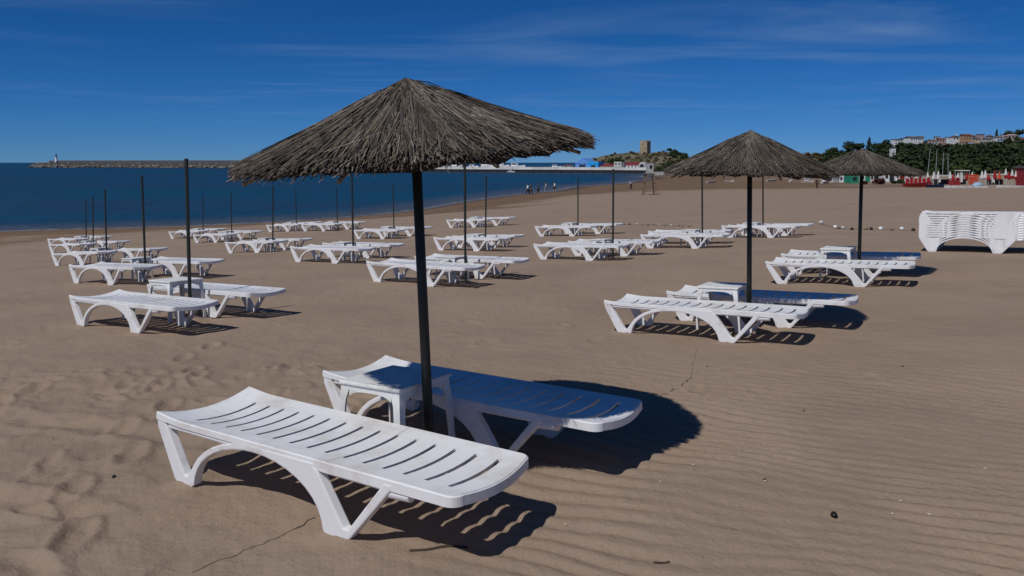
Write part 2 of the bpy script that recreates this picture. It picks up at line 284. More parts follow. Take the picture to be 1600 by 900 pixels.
# each pair: where its front lounger, back lounger and pole stand, and how to name it
PAIRS = [
    {'kind': 'near', 'detail': True, 'front': (-1.909, 4.208), 'back': (-1.238, 5.121), 'pole': (-0.43, 4.255), 'ta': 0.94, 'tb': 0.865, 'tr': -1.0, 'r1': -0.8, 'r2': -0.7, 'ts': 1.0, 'lf': 'sunlit white lounger nearest the camera, all its slats in the sun', 'lb': "white lounger behind the low table, mostly in the big umbrella's blue shade", 'lt': "yellowed white plastic table at the big umbrella's pole", 'lp': 'big thatched reed umbrella nearest the camera, tilted on its dark leaning pole'},
    {'kind': 'mid', 'detail': True, 'front': (1.003, 8.522), 'back': (1.83, 9.277), 'pole': (2.573, 8.535), 'ta': 1.035, 'tb': 0.865, 'tr': 1.2, 'r1': 0.0, 'r2': -1.0, 'ts': 1.0, 'lf': "sunlit white lounger in front of the second thatched umbrella's pole", 'lb': 'white lounger half in shade under the second thatched umbrella', 'lt': "low white table beside the second thatched umbrella's pole", 'lp': 'thatched reed umbrella right of centre, second nearest, over two loungers'},
    {'kind': 'far', 'detail': True, 'front': (3.922, 12.164), 'back': (4.476, 13.091), 'pole': (5.377, 12.249), 'ta': 0.9, 'tb': 0.865, 'tr': -3.0, 'r1': -0.9, 'r2': -1.8, 'ts': 1.0, 'lf': "sunlit white lounger in front of the far right umbrella's pole", 'lb': "shaded lounger behind the far right umbrella's pole", 'lt': "low white table by the far right umbrella's pole", 'lp': 'small far thatched umbrella at the right, in front of the wooded hill'},
    {'kind': 'bare', 'detail': True, 'front': (-5.163, 9.196), 'back': (-4.738, 10.244), 'pole': (-3.817, 9.35), 'ta': 0.77, 'tb': 0.865, 'tr': -2.8, 'r1': -1.5, 'r2': -1.1, 'ts': 1.0, 'lf': 'white lounger at the left front, in front of the tallest bare pole', 'lb': 'white lounger right behind the tallest bare pole, left front', 'lt': 'low white table at the foot of the tallest bare pole', 'lp': 'tallest bare dark pole at the left front, no canopy'},
    {'kind': 'bare', 'detail': False, 'front': (-8.033, 14.32), 'back': (-7.248, 15.102), 'pole': (-6.729, 14.502), 'ta': 0.72, 'tb': 0.865, 'tr': -3.5, 'r1': -1.2, 'r2': -0.7, 'ts': 0.84, 'lf': 'front lounger of the pair at the second bare pole of the leftmost row', 'lb': 'back lounger of the pair at the second bare pole of the leftmost row', 'lt': 'low white table at the second bare pole of the leftmost row', 'lp': 'second bare pole of the leftmost row, dark green'},
    {'kind': 'bare', 'detail': False, 'front': (-11.925, 20.475), 'back': (-10.952, 21.138), 'pole': (-10.579, 20.63), 'ta': 0.77, 'tb': 0.865, 'tr': 0.5, 'r1': 1.1, 'r2': 1.0, 'ts': 0.84, 'lf': 'front lounger of the pair at the third bare pole of the leftmost row', 'lb': 'back lounger of the pair at the third bare pole of the leftmost row', 'lt': 'low white table at the third bare pole of the leftmost row', 'lp': 'third bare pole of the leftmost row, against the water'},
    {'kind': 'bare', 'detail': False, 'front': (-16.158, 27.577), 'back': (-15.49, 28.56), 'pole': (-14.622, 27.611), 'ta': 0.995, 'tb': 0.865, 'tr': -2.4, 'r1': -1.5, 'r2': 0.4, 'ts': 0.84, 'lf': 'front lounger of the pair at the fourth bare pole of the leftmost row', 'lb': 'back lounger of the pair at the fourth bare pole of the leftmost row', 'lt': 'low white table at the fourth bare pole of the leftmost row', 'lp': 'fourth bare pole of the leftmost row, against the water'},
    {'kind': 'bare', 'detail': False, 'front': (-19.274, 32.826), 'back': (-18.875, 34.112), 'pole': (-17.666, 32.815), 'ta': 1.08, 'tb': 0.865, 'tr': -2.0, 'r1': 1.0, 'r2': -0.8, 'ts': 0.84, 'lf': 'front lounger of the pair at the last bare pole of the leftmost row', 'lb': 'back lounger of the pair at the last bare pole of the leftmost row', 'lt': 'low white table at the last bare pole of the leftmost row', 'lp': 'last bare pole of the leftmost row, farthest left of all'},
    {'kind': 'bare', 'detail': False, 'front': (-4.856, 17.32), 'back': (-4.458, 18.606), 'pole': (-3.506, 17.472), 'ta': 0.775, 'tb': 0.865, 'tr': -3.1, 'r1': -0.4, 'r2': 1.7, 'ts': 0.84, 'lf': 'front lounger of the pair at the second bare pole left of the big umbrella pole', 'lb': 'back lounger of the pair at the second bare pole left of the big umbrella pole', 'lt': 'low white table at the second bare pole left of the big umbrella pole', 'lp': 'second bare pole left of the big umbrella pole, taller than its neighbours'},
    {'kind': 'bare', 'detail': False, 'front': (-8.346, 23.006), 'back': (-7.947, 24.292), 'pole': (-7.008, 23.166), 'ta': 0.76, 'tb': 0.865, 'tr': -3.9, 'r1': 0.6, 'r2': 0.2, 'ts': 0.84, 'lf': 'front lounger of the pair at the fifth bare pole left of the big umbrella pole', 'lb': 'back lounger of the pair at the fifth bare pole left of the big umbrella pole', 'lt': 'low white table at the fifth bare pole left of the big umbrella pole', 'lp': 'fifth bare pole left of the big umbrella pole, against the water'},
    {'kind': 'bare', 'detail': False, 'front': (-12.546, 31.128), 'back': (-11.975, 32.304), 'pole': (-11.044, 31.183), 'ta': 0.955, 'tb': 0.865, 'tr': 1.4, 'r1': 0.1, 'r2': 0.1, 'ts': 0.84, 'lf': 'front lounger of the pair at the sixth bare pole left of the big umbrella pole', 'lb': 'back lounger of the pair at the sixth bare pole left of the big umbrella pole', 'lt': 'low white table at the sixth bare pole left of the big umbrella pole', 'lp': 'sixth bare pole left of the big umbrella pole, against the water'},
    {'kind': 'bare', 'detail': False, 'front': (-15.272, 35.23), 'back': (-14.887, 36.264), 'pole': (-13.786, 35.296), 'ta': 0.935, 'tb': 0.865, 'tr': -3.0, 'r1': 0.9, 'r2': 1.9, 'ts': 0.84, 'lf': 'front lounger of the pair at the thin pole next right of the tallest bare pole', 'lb': 'back lounger of the pair at the thin pole next right of the tallest bare pole', 'lt': 'low white table at the thin pole next right of the tallest bare pole', 'lp': 'thin pole next right of the tallest bare pole, near the water'},
    {'kind': 'bare', 'detail': False, 'front': (-2.392, 12.986), 'back': (-1.71, 13.904), 'pole': (-0.763, 12.961), 'ta': 1.105, 'tb': 0.865, 'tr': 0.7, 'r1': -1.4, 'r2': 2.0, 'ts': 0.84, 'lf': 'front lounger of the pair at the nearest bare pole right of the big umbrella pole', 'lb': 'back lounger of the pair at the nearest bare pole right of the big umbrella pole', 'lt': 'low white table at the nearest bare pole right of the big umbrella pole', 'lp': 'nearest bare pole right of the big umbrella pole, tall and dark'},
    {'kind': 'bare', 'detail': False, 'front': (-5.741, 28.718), 'back': (-4.847, 29.431), 'pole': (-4.289, 28.806), 'ta': 0.895, 'tb': 0.865, 'tr': -1.9, 'r1': 1.0, 'r2': -0.9, 'ts': 0.84, 'lf': 'front lounger of the pair at the nearest bare pole left of the big umbrella pole', 'lb': 'back lounger of the pair at the nearest bare pole left of the big umbrella pole', 'lt': 'low white table at the nearest bare pole left of the big umbrella pole', 'lp': 'nearest bare pole left of the big umbrella pole, thin and far'},
    {'kind': 'bare', 'detail': False, 'front': (-9.374, 35.236), 'back': (-8.51, 35.967), 'pole': (-7.771, 35.228), 'ta': 1.075, 'tb': 0.865, 'tr': 4.2, 'r1': 0.5, 'r2': 1.3, 'ts': 0.84, 'lf': 'front lounger of the pair at the third bare pole left of the big umbrella pole', 'lb': 'back lounger of the pair at the third bare pole left of the big umbrella pole', 'lt': 'low white table at the third bare pole left of the big umbrella pole', 'lp': 'third bare pole left of the big umbrella pole, thin and far'},
    {'kind': 'bare', 'detail': False, 'front': (-11.224, 36.221), 'back': (-10.826, 37.507), 'pole': (-9.916, 36.4), 'ta': 0.725, 'tb': 0.865, 'tr': -4.5, 'r1': 0.6, 'r2': 1.6, 'ts': 0.84, 'lf': 'front lounger of the pair at the fourth bare pole left of the big umbrella pole', 'lb': 'back lounger of the pair at the fourth bare pole left of the big umbrella pole', 'lt': 'low white table at the fourth bare pole left of the big umbrella pole', 'lp': 'fourth bare pole left of the big umbrella pole, faint against the water'},
    {'kind': 'bare', 'detail': False, 'front': (-2.026, 20.475), 'back': (-1.627, 21.761), 'pole': (-0.693, 20.638), 'ta': 0.755, 'tb': 0.865, 'tr': 0.0, 'r1': -0.1, 'r2': 0.0, 'ts': 0.84, 'lf': 'front lounger of the pair at the second bare pole right of the big umbrella pole', 'lb': 'back lounger of the pair at the second bare pole right of the big umbrella pole', 'lt': 'low white table at the second bare pole right of the big umbrella pole', 'lp': 'second bare pole right of the big umbrella pole, shorter than its neighbour'},
    {'kind': 'none', 'detail': False, 'front': (-2.692, 32.658), 'back': (-1.785, 33.362), 'pole': None, 'ta': 0.9, 'tb': 0.865, 'tr': 0.2, 'r1': 0.6, 'r2': -1.2, 'ts': 0.84, 'lf': 'front lounger of the farthest pair right of the big umbrella, without a pole', 'lb': 'back lounger of the farthest pair right of the big umbrella, without a pole', 'lt': 'low white table in the farthest pair right of the big umbrella, without a pole', 'lp': None},
    {'kind': 'bare', 'detail': False, 'front': (0.478, 17.116), 'back': (1.279, 17.887), 'pole': (2.175, 17.049), 'ta': 1.185, 'tb': 0.865, 'tr': -1.4, 'r1': -0.5, 'r2': 2.3, 'ts': 0.84, 'lf': 'front lounger of the pair at the fourth bare pole right of the big umbrella pole', 'lb': 'back lounger of the pair at the fourth bare pole right of the big umbrella pole', 'lt': 'low white table at the fourth bare pole right of the big umbrella pole', 'lp': 'fourth bare pole right of the big umbrella pole, taller of the two'},
    {'kind': 'bare', 'detail': False, 'front': (0.764, 25.888), 'back': (1.661, 26.599), 'pole': (2.169, 26.005), 'ta': 0.84, 'tb': 0.865, 'tr': -2.2, 'r1': 0.4, 'r2': 0.6, 'ts': 0.84, 'lf': 'front lounger of the pair at the third bare pole right of the big umbrella pole', 'lb': 'back lounger of the pair at the third bare pole right of the big umbrella pole', 'lt': 'low white table at the third bare pole right of the big umbrella pole', 'lp': 'third bare pole right of the big umbrella pole, short and far'},
    {'kind': 'bare', 'detail': False, 'front': (3.114, 19.076), 'back': (3.513, 20.361), 'pole': (4.608, 19.137), 'ta': 0.945, 'tb': 0.865, 'tr': -2.4, 'r1': 0.6, 'r2': 0.9, 'ts': 0.84, 'lf': 'front lounger of the pair at the bare pole just left of the second umbrella pole', 'lb': 'back lounger of the pair at the bare pole just left of the second umbrella pole', 'lt': 'low white table at the bare pole just left of the second umbrella pole', 'lp': 'bare pole just left of the second umbrella pole, under its thatch edge'},
    {'kind': 'bare', 'detail': False, 'front': (5.873, 22.147), 'back': (6.547, 22.998), 'pole': (7.101, 22.376), 'ta': 0.63, 'tb': 0.865, 'tr': -4.5, 'r1': -0.4, 'r2': -1.3, 'ts': 0.84, 'lf': 'front lounger of the pair at the bare pole just right of the second umbrella pole', 'lb': 'back lounger of the pair at the bare pole just right of the second umbrella pole', 'lt': 'low white table at the bare pole just right of the second umbrella pole', 'lp': 'bare pole just right of the second umbrella pole, under its thatch edge'},
]

# ------------------------------------------------------------------ the beach surface
BEACH_POINTS = [  # surveyed heights of the sand: x, y, z (the sea stands at SEA)
    (-1.9, 4.2, 0), (-1.2, 5.1, 0), (0, 0, 0), (3, 3, 0), (-3, 2, 0), (-2, -4, 0.05),
    (4, -4, 0.05), (0, 2.5, 0), (8, 4, 0.05), (-8, 3, -0.2), (3, 7, -0.05), (-5.41, 9.57, -0.22),
    (-8.89, 15.79, -0.62), (-13.61, 23.33, -1.22), (-17, 29, -1.57), (-20.7, 35.3, -1.95), (-5.1, 18.24, -0.52), (-4.7, 20.2, -0.62),
    (-9.5, 26.2, -1.15), (-13.7, 34, -1.6), (-2.43, 13.23, -0.27), (-6.53, 32.6, -1.25), (-9.3, 35.2, -1.35), (-2.49, 25.8, -0.9),
    (-2.54, 31.4, -0.95), (0.54, 18.55, -0.48), (0.85, 27.2, -0.75), (3.3, 20.2, -0.4), (6.6, 24.6, -0.5), (1.13, 8.92, -0.16),
    (1.83, 9.62, -0.17), (4.1, 12.58, -0.16), (7.5, 14.6, -0.06), (12, 12, 0.05), (20, 20, -0.1), (-38.5, 59.7, -3.5),
    (-21, 68.6, -3.5), (-10.9, 84.8, -3.5), (0, 126, -3.5), (13.7, 170, -3.5), (37, 230, -3.5), (-62, 50, -3.5),
    (62, 330, -3.5), (-48, 70, -4.6), (-30, 82, -4.6), (-22, 100, -4.6), (-14, 135, -4.6), (0, 180, -4.6),
    (22, 240, -4.6), (-75, 60, -4.6), (20, 60, -1.2), (12, 90, -1.9), (40, 90, -1.5), (54, 132, -2.5),
    (30, 150, -2.9), (85, 140, -2.1), (130, 200, -1.8), (60, 200, -2.6), (100, 260, -2.4), (70, 100, -1.5),
    (60, 50, -0.6), (200, 200, -1.5), (54, 290, -3.25), (72, 322, -2.8)]
SEA = -3.5
_P = np.array(BEACH_POINTS, float); _S = 40.0
def _kern(r2): return np.where(r2 > 0, .5*r2*np.log(np.maximum(r2, 1e-12)), 0)
def _solve(lam=.004):
    A = _P[:, :2]/_S; n = len(A)
    K = _kern(((A[:, None]-A[None])**2).sum(-1)) + lam*np.eye(n)
    Q = np.c_[np.ones(n), A]
    return np.linalg.solve(np.block([[K, Q], [Q.T, np.zeros((3, 3))]]), np.r_[_P[:, 2], np.zeros(3)])
_W = _solve()
def base_z(x, y):
    x = np.asarray(x, float); y = np.asarray(y, float)
    o = _W[-3] + _W[-2]*x/_S + _W[-1]*y/_S
    for i in range(len(_P)): o = o + _W[i]*_kern(((x-_P[i, 0])/_S)**2 + ((y-_P[i, 1])/_S)**2)
    return o
_rg = np.random.RandomState(3)
_tab = _rg.rand(256, 256)
def vnoise(x, y):
    x = np.asarray(x, float); y = np.asarray(y, float)
    xi = np.floor(x).astype(int); yi = np.floor(y).astype(int); fx = x-xi; fy = y-yi
    fx = fx*fx*fx*(fx*(fx*6-15)+10); fy = fy*fy*fy*(fy*(fy*6-15)+10)
    a = _tab[xi % 256, yi % 256]; b = _tab[(xi+1) % 256, yi % 256]; c = _tab[xi % 256, (yi+1) % 256]; d = _tab[(xi+1) % 256, (yi+1) % 256]
    return (a*(1-fx)+b*fx)*(1-fy) + (c*(1-fx)+d*fx)*fy - .5
def sstep(a, b, x):
    t = np.clip((np.asarray(x, float)-a)/(b-a), 0, 1); return t*t*(3-2*t)
_foot = []
for _ in range(150):
    _foot.append((_rg.uniform(-4.6, -0.9), _rg.uniform(2.6, 6.8), _rg.uniform(0, math.pi), _rg.uniform(.7, 1.25), _rg.uniform(.012, .034)))
for k in range(10):      # a walked line of prints coming towards the camera
    _foot.append((-1.95-.12*k+(.09 if k % 2 else -.09), 3.0+.52*k, 1.75, 1.1, .035))
for _ in range(170):
    _foot.append((_rg.uniform(-9, 9), _rg.uniform(5.5, 15), _rg.uniform(0, math.pi), _rg.uniform(.8, 1.3), _rg.uniform(.008, .022)))
_foot = [q for q in _foot if not (-2.1 < q[0] < .3 and abs(q[1]-(2.9-.62*q[0]+.25)) < .75 and q[0] > -2.0 and q[1] > 3.0)] + []
def fine_z(x, y):
    """small relief of the sand: drifts, trampled patch on the left, wind ripples on the right, footprints"""
    x = np.asarray(x, float); y = np.asarray(y, float)
    near = 1 - sstep(14, 30, y)
    z = .030*vnoise(x*.55+9, y*.55) + .016*vnoise(x*1.7, y*1.7+5)
    left = (1 - sstep(-2.2, .4, x-.16*(y-3))) * (1 - sstep(6, 11, y))
    z = z + left*(.020*vnoise(x*3.3+2, y*3.3) + .017*vnoise(x*6.5+1, y*6.5) + .006*vnoise(x*19, y*19))
    z = z + near*(.006*vnoise(x*6.5+3, y*6.5+1) + .0035*vnoise(x*23+3, y*23+1) + .0016*vnoise(x*47+3, y*47+1))
    rip = sstep(-.9, .9, x+.12*(y-3)) * (1 - sstep(6.0, 9.0, y+.25*x)) * (.35+1.1*sstep(-.25, .2, vnoise(x*.8+4, y*.8+7)))
    warp = .40*vnoise(x*.55+20, y*.55) + .15*vnoise(x*1.6, y*1.6+30)
    ph = (x*.46+y*.888+warp)/.128
    sw = np.sin(2*np.pi*ph); sw = sw + .28*np.sin(4*np.pi*ph+.9)
    z = z + rip*.0082*sw
    # wheel tracks across the left
    for off in (0.0, .95):
        d = (x*.40+y*.917) - (2.62+off*1.05) - .06*vnoise(x*.9, y*.3+off)
        z = z - .024*np.exp(-(d/.085)**2)*(1-sstep(-2.6, -1.2, x)) + .013*np.exp(-((np.abs(d)-.15)/.05)**2)*(1-sstep(-2.6, -1.2, x))
    for fx, fy, a, s, dp in _foot:
        m = (np.abs(x-fx) < .4) & (np.abs(y-fy) < .4)
        if not np.any(m): continue
        xx = x[m]-fx if x.ndim else x-fx; yy = y[m]-fy if y.ndim else y-fy
        u = (xx*math.cos(a)+yy*math.sin(a))/(.125*s); v = (-xx*math.sin(a)+yy*math.cos(a))/(.055*s)
        r2 = u*u+v*v
        dz = -.52*dp*np.exp(-r2**1.5) + dp*.45*np.exp(-((np.sqrt(r2)-1.45)/.42)**2)
        if z.ndim: z[m] += dz
        else: z = z+dz
    return z*(1-.6*sstep(25, 60, y))
LFEET = [(.23, .03), (.23, .57), (1.335, .03), (1.335, .57)]
def mound_z(x, y):
    """sand pushed up round the feet of the loungers and at the poles"""
    z = np.zeros_like(x)
    for p in PAIRS:
        sp = []
        for q in (p['front'], p['back']):
            for a_, b_ in LFEET: v = Vector(q)+EU*a_+NU*b_; sp.append((v.x, v.y, .011, .085))
        if p['pole']: sp.append((p['pole'][0], p['pole'][1], .035, .13))
        for sx_, sy_, hh, rr in sp:
            if sy_ > 14: continue
            m = (np.abs(x-sx_) < .4) & (np.abs(y-sy_) < .4)
            xx, yy = x[m]-sx_, y[m]-sy_; d = np.sqrt(xx*xx+yy*yy); an = np.arctan2(yy, xx)
            z[m] += hh*(1+.5*np.sin(3*an+sx_*9)+.3*np.sin(5*an+sy_*7))*np.exp(-(d/rr)**2) - .5*hh*np.exp(-((d-2.1*rr)/(.5*rr))**2)
    return z
def sand_z(x, y): return float(base_z(x, y)) + float(fine_z(np.array([x]), np.array([y]))[0])
def ray(u, v):
    """direction of a point of the photo, scaled to unit depth"""
    a, b = u-800, v-PPY
    d = Vector((a, FOC*math.cos(PITCH)-b*math.sin(PITCH), -(b*math.cos(PITCH)+FOC*math.sin(PITCH))))
    return d/d.y
_ts = np.concatenate([np.arange(1, 40, .02), np.arange(40, 400, .2)])
def on_sand(u, v, h=0.0):
    r = ray(u, v); z = EYE+_ts*r.z-h-base_z(_ts*r.x, _ts)
    k = int(np.argmax(z < 0)); t = _ts[k-1]+(_ts[k]-_ts[k-1])*z[k-1]/(z[k-1]-z[k])
    return Vector((t*r.x, t, EYE+t*r.z-h))
def at(u, v, d):
    """point of the photo at depth d"""
    r = ray(u, v); return Vector((r.x*d, d, EYE+r.z*d))
def px(d): return d/FOC          # metres per photo pixel at depth d

def build_beach():
    th = np.concatenate([np.linspace(-42, 42, 640), np.linspace(42, 318, 60)[1:-1]])*math.pi/180
    r = np.concatenate([[0.02], np.geomspace(.4, 2.5, 14), np.geomspace(2.5, 10, 235)[1:], np.geomspace(10, 480, 200)[1:]])
    T, Rr = np.meshgrid(th, r)
    X = Rr*np.sin(T); Y = Rr*np.cos(T)
    Z = base_z(X, Y) + fine_z(X, Y)*(Y > 1.5) + mound_z(X, Y)
    Z = np.maximum(Z, -7.5)
    nt_, nr = len(th), len(r)
    co = np.stack([X, Y, Z], -1).reshape(-1, 3)
    i = np.arange(nr-1)[:, None]*nt_; j = np.arange(nt_)[None]; j2 = (j+1) % nt_
    q = np.stack([i+j, i+nt_+j, i+nt_+j2, i+j2], -1).reshape(-1, 4)[:, ::-1]
    me = bpy.data.meshes.new('beach')
    me.vertices.add(len(co)); me.vertices.foreach_set('co', co.ravel())
    me.loops.add(q.size); me.loops.foreach_set('vertex_index', q.ravel())
    me.polygons.add(len(q)); me.polygons.foreach_set('loop_start', np.arange(0, q.size, 4)); me.polygons.foreach_set('loop_total', np.full(len(q), 4))
    me.polygons.foreach_set('use_smooth', np.ones(len(q), bool))
    me.update(); me.validate()
    if me.polygons[0].normal.z < 0: me.flip_normals()
    # sand: fine grain, paler dry drifts, darker damp patches; wet towards the water line (by height)
    m = bpy.data.materials.new('sand'); m.use_nodes = True
    t = m.node_tree; b = t.nodes['Principled BSDF']; L = t.links.new; n = t.nodes.new
    b.inputs['Roughness'].default_value = .95; b.inputs['Specular IOR Level'].default_value = .12
    g = n('ShaderNodeNewGeometry')
    def noise(sc, det=5, ro=.6, vec=None):
        k = n('ShaderNodeTexNoise'); k.inputs['Scale'].default_value = sc; k.inputs['Detail'].default_value = det; k.inputs['Roughness'].default_value = ro
        L(vec or g.outputs['Position'], k.inputs['Vector']); return k.outputs[0]
    def rng(x, a, c, lo=0., hi=1.):
        k = n('ShaderNodeMapRange'); k.inputs[1].default_value = a; k.inputs[2].default_value = c; k.inputs[3].default_value = lo; k.inputs[4].default_value = hi
        L(x, k.inputs[0]); return k.outputs[0]
    def mix(f, a, c, mode='MIX'):
        k = n('ShaderNodeMixRGB'); k.blend_type = mode
        for x, s_ in ((f, 0), (a, 1), (c, 2)):
            if isinstance(x, tuple): k.inputs[s_].default_value = (*x, 1)
            elif isinstance(x, (int, float)): k.inputs[s_].default_value = x
            else: L(x, k.inputs[s_])
        return k.outputs[0]
    mpg = n('ShaderNodeMapping'); mpg.inputs['Scale'].default_value = (.35, 1.3, 1); mpg.inputs['Rotation'].default_value = (0, 0, R(28)); L(g.outputs['Position'], mpg.inputs[0])
    c = mix(rng(noise(.55, 6, .6), .36, .66), (.342, .256, .190), (.278, .207, .152))
    c = mix(rng(noise(1.6, 5, .6, mpg.outputs[0]), .45, .75), c, (.336, .243, .174))
    c = mix(rng(noise(60, 3, .7), .3, .7, 0, .35), c, (.200, .148, .108))
    c = mix(rng(noise(330, 2, .8), .58, .70, 0, .5), c, (.085, .066, .052))
    c = mix(rng(noise(280, 2, .8), .64, .72, 0, .45), c, (.42, .36, .29))
    sp = n('ShaderNodeSeparateXYZ'); L(g.outputs['Position'], sp.inputs[0])
    hz = n('ShaderNodeMath'); hz.operation = 'ADD'; L(sp.outputs['Z'], hz.inputs[0])
    wob = rng(noise(.12, 4), .3, .7, -.45, .45); L(wob, hz.inputs[1])
    wet = rng(hz.outputs[0], -2.55, -2.15, 1, 0)
    c = mix(wet, c, mix(rng(noise(.2, 4), .4, .65), (.185, .118, .070), (.150, .098, .060)))
    soak = rng(sp.outputs['Z'], -3.44, -3.28, 1, 0)
    c = mix(soak, c, (.085, .062, .045))
    L(c, b.inputs['Base Color'])
    ro = n('ShaderNodeMath'); ro.operation = 'MULTIPLY_ADD'; L(soak, ro.inputs[0]); ro.inputs[1].default_value = -.45; ro.inputs[2].default_value = .95
    L(ro.outputs[0], b.inputs['Roughness'])
    b1 = n('ShaderNodeBump'); b1.inputs['Strength'].default_value = .55; b1.inputs['Distance'].default_value = .012; L(noise(26, 6, .7), b1.inputs['Height'])
    b2 = n('ShaderNodeBump'); b2.inputs['Strength'].default_value = .5; b2.inputs['Distance'].default_value = .06; L(noise(3.2, 5, .65), b2.inputs['Height'])
    b3 = n('ShaderNodeBump'); b3.inputs['Strength'].default_value = .6; b3.inputs['Distance'].default_value = .004; L(noise(110, 4, .75), b3.inputs['Height'])
    L(b3.outputs[0], b1.inputs['Normal']); L(b1.outputs[0], b2.inputs['Normal']); L(b2.outputs[0], b.inputs['Normal'])
    me.materials.append(m)
    o = link('beach', me); o['kind'] = 'structure'
    return o
build_beach()

def build_sea():
    mb = MB(); rr = list(np.linspace(1, 240, 110)) + [300, 420, 800, 3000, 12000, 60000]; n = 220
    mb.v = [(r*math.cos(2*math.pi*k/n), 100+r*math.sin(2*math.pi*k/n), SEA) for r in rr for k in range(n)]
    mb._f(tuple(range(n)))
    for i in range(len(rr)-1):
        for k in range(n): mb._f((i*n+k, (i+1)*n+k, (i+1)*n+(k+1) % n, i*n+(k+1) % n))
    m = bpy.data.materials.new('sea_water'); m.use_nodes = True
    t = m.node_tree; b = t.nodes['Principled BSDF']; L = t.links.new; nn = t.nodes.new
    b.inputs['Roughness'].default_value = .30; b.inputs['IOR'].default_value = 1.33; b.inputs['Specular IOR Level'].default_value = .24
    g = nn('ShaderNodeNewGeometry')
    k = nn('ShaderNodeTexNoise'); k.inputs['Scale'].default_value = .018; k.inputs['Detail'].default_value = 4
    mp_ = nn('ShaderNodeMapping'); mp_.inputs['Rotation'].default_value = (0, 0, R(-12)); mp_.inputs['Scale'].default_value = (.35, 1.6, 1)
    L(g.outputs['Position'], mp_.inputs[0]); L(mp_.outputs[0], k.inputs['Vector'])
    mr = nn('ShaderNodeMapRange'); mr.inputs[1].default_value = .42; mr.inputs[2].default_value = .58; L(k.outputs[0], mr.inputs[0])
    mi = nn('ShaderNodeMixRGB'); mi.inputs[1].default_value = (.003, .042, .070, 1); mi.inputs[2].default_value = (.012, .033, .058, 1); L(mr.outputs[0], mi.inputs[0])
    # the sandy bottom shows through where the water is shallow
    at_ = nn('ShaderNodeAttribute'); at_.attribute_name = 'depth'
    sh = nn('ShaderNodeMapRange'); sh.inputs[1].default_value = .75; sh.inputs[2].default_value = .05; L(at_.outputs['Fac'], sh.inputs[0])
    m2 = nn('ShaderNodeMixRGB'); m2.inputs[2].default_value = (.085, .078, .066, 1); L(sh.outputs[0], m2.inputs[0]); L(mi.outputs[0], m2.inputs[1])
    fo = nn('ShaderNodeTexNoise'); fo.inputs['Scale'].default_value = 1.1; fo.inputs['Detail'].default_value = 5; L(g.outputs['Position'], fo.inputs['Vector'])
    fa = nn('ShaderNodeMath'); fa.operation = 'MULTIPLY_ADD'; L(fo.outputs[0], fa.inputs[0]); fa.inputs[1].default_value = -.5; L(at_.outputs['Fac'], fa.inputs[2])
    fr = nn('ShaderNodeMapRange'); fr.inputs[1].default_value = -.17; fr.inputs[2].default_value = -.25; fr.inputs[4].default_value = .3; L(fa.outputs[0], fr.inputs[0])
    m5 = nn('ShaderNodeMixRGB'); m5.inputs[2].default_value = (.55, .55, .54, 1); L(fr.outputs[0], m5.inputs[0]); L(m2.outputs[0], m5.inputs[1])
    L(m5.outputs[0], b.inputs['Base Color'])
    mpw = nn('ShaderNodeMapping'); mpw.inputs['Rotation'].default_value = (0, 0, R(-20)); mpw.inputs['Scale'].default_value = (.55, 1.5, 1); L(g.outputs['Position'], mpw.inputs[0])
    prev = None
    for sc, st, ds in ((.35, 1.0, 1.1), (1.3, 1.0, .40), (.09, .8, 1.6)):
        w_ = nn('ShaderNodeTexNoise'); w_.inputs['Scale'].default_value = sc; w_.inputs['Detail'].default_value = 4; w_.inputs['Roughness'].default_value = .6
        L(mpw.outputs[0], w_.inputs['Vector'])
        bp = nn('ShaderNodeBump'); bp.inputs['Strength'].default_value = st; bp.inputs['Distance'].default_value = ds
        L(w_.outputs[0], bp.inputs['Height'])
        if prev: L(prev.outputs[0], bp.inputs['Normal'])
        prev = bp
    L(prev.outputs[0], b.inputs['Normal'])
    o = mb.obj('sea', m, fix=False)
    V = np.array(mb.v); dep = SEA-base_z(V[:, 0], V[:, 1]); dep[np.hypot(V[:, 0], V[:, 1]-100) > 320] = 20
    o.data.attributes.new('depth', 'FLOAT', 'POINT').data.foreach_set('value', np.clip(dep, -1, 20).astype(np.float32))
    if o.data.polygons[1].normal.z < 0: o.data.flip_normals()
    o['kind'] = 'structure'
build_sea()

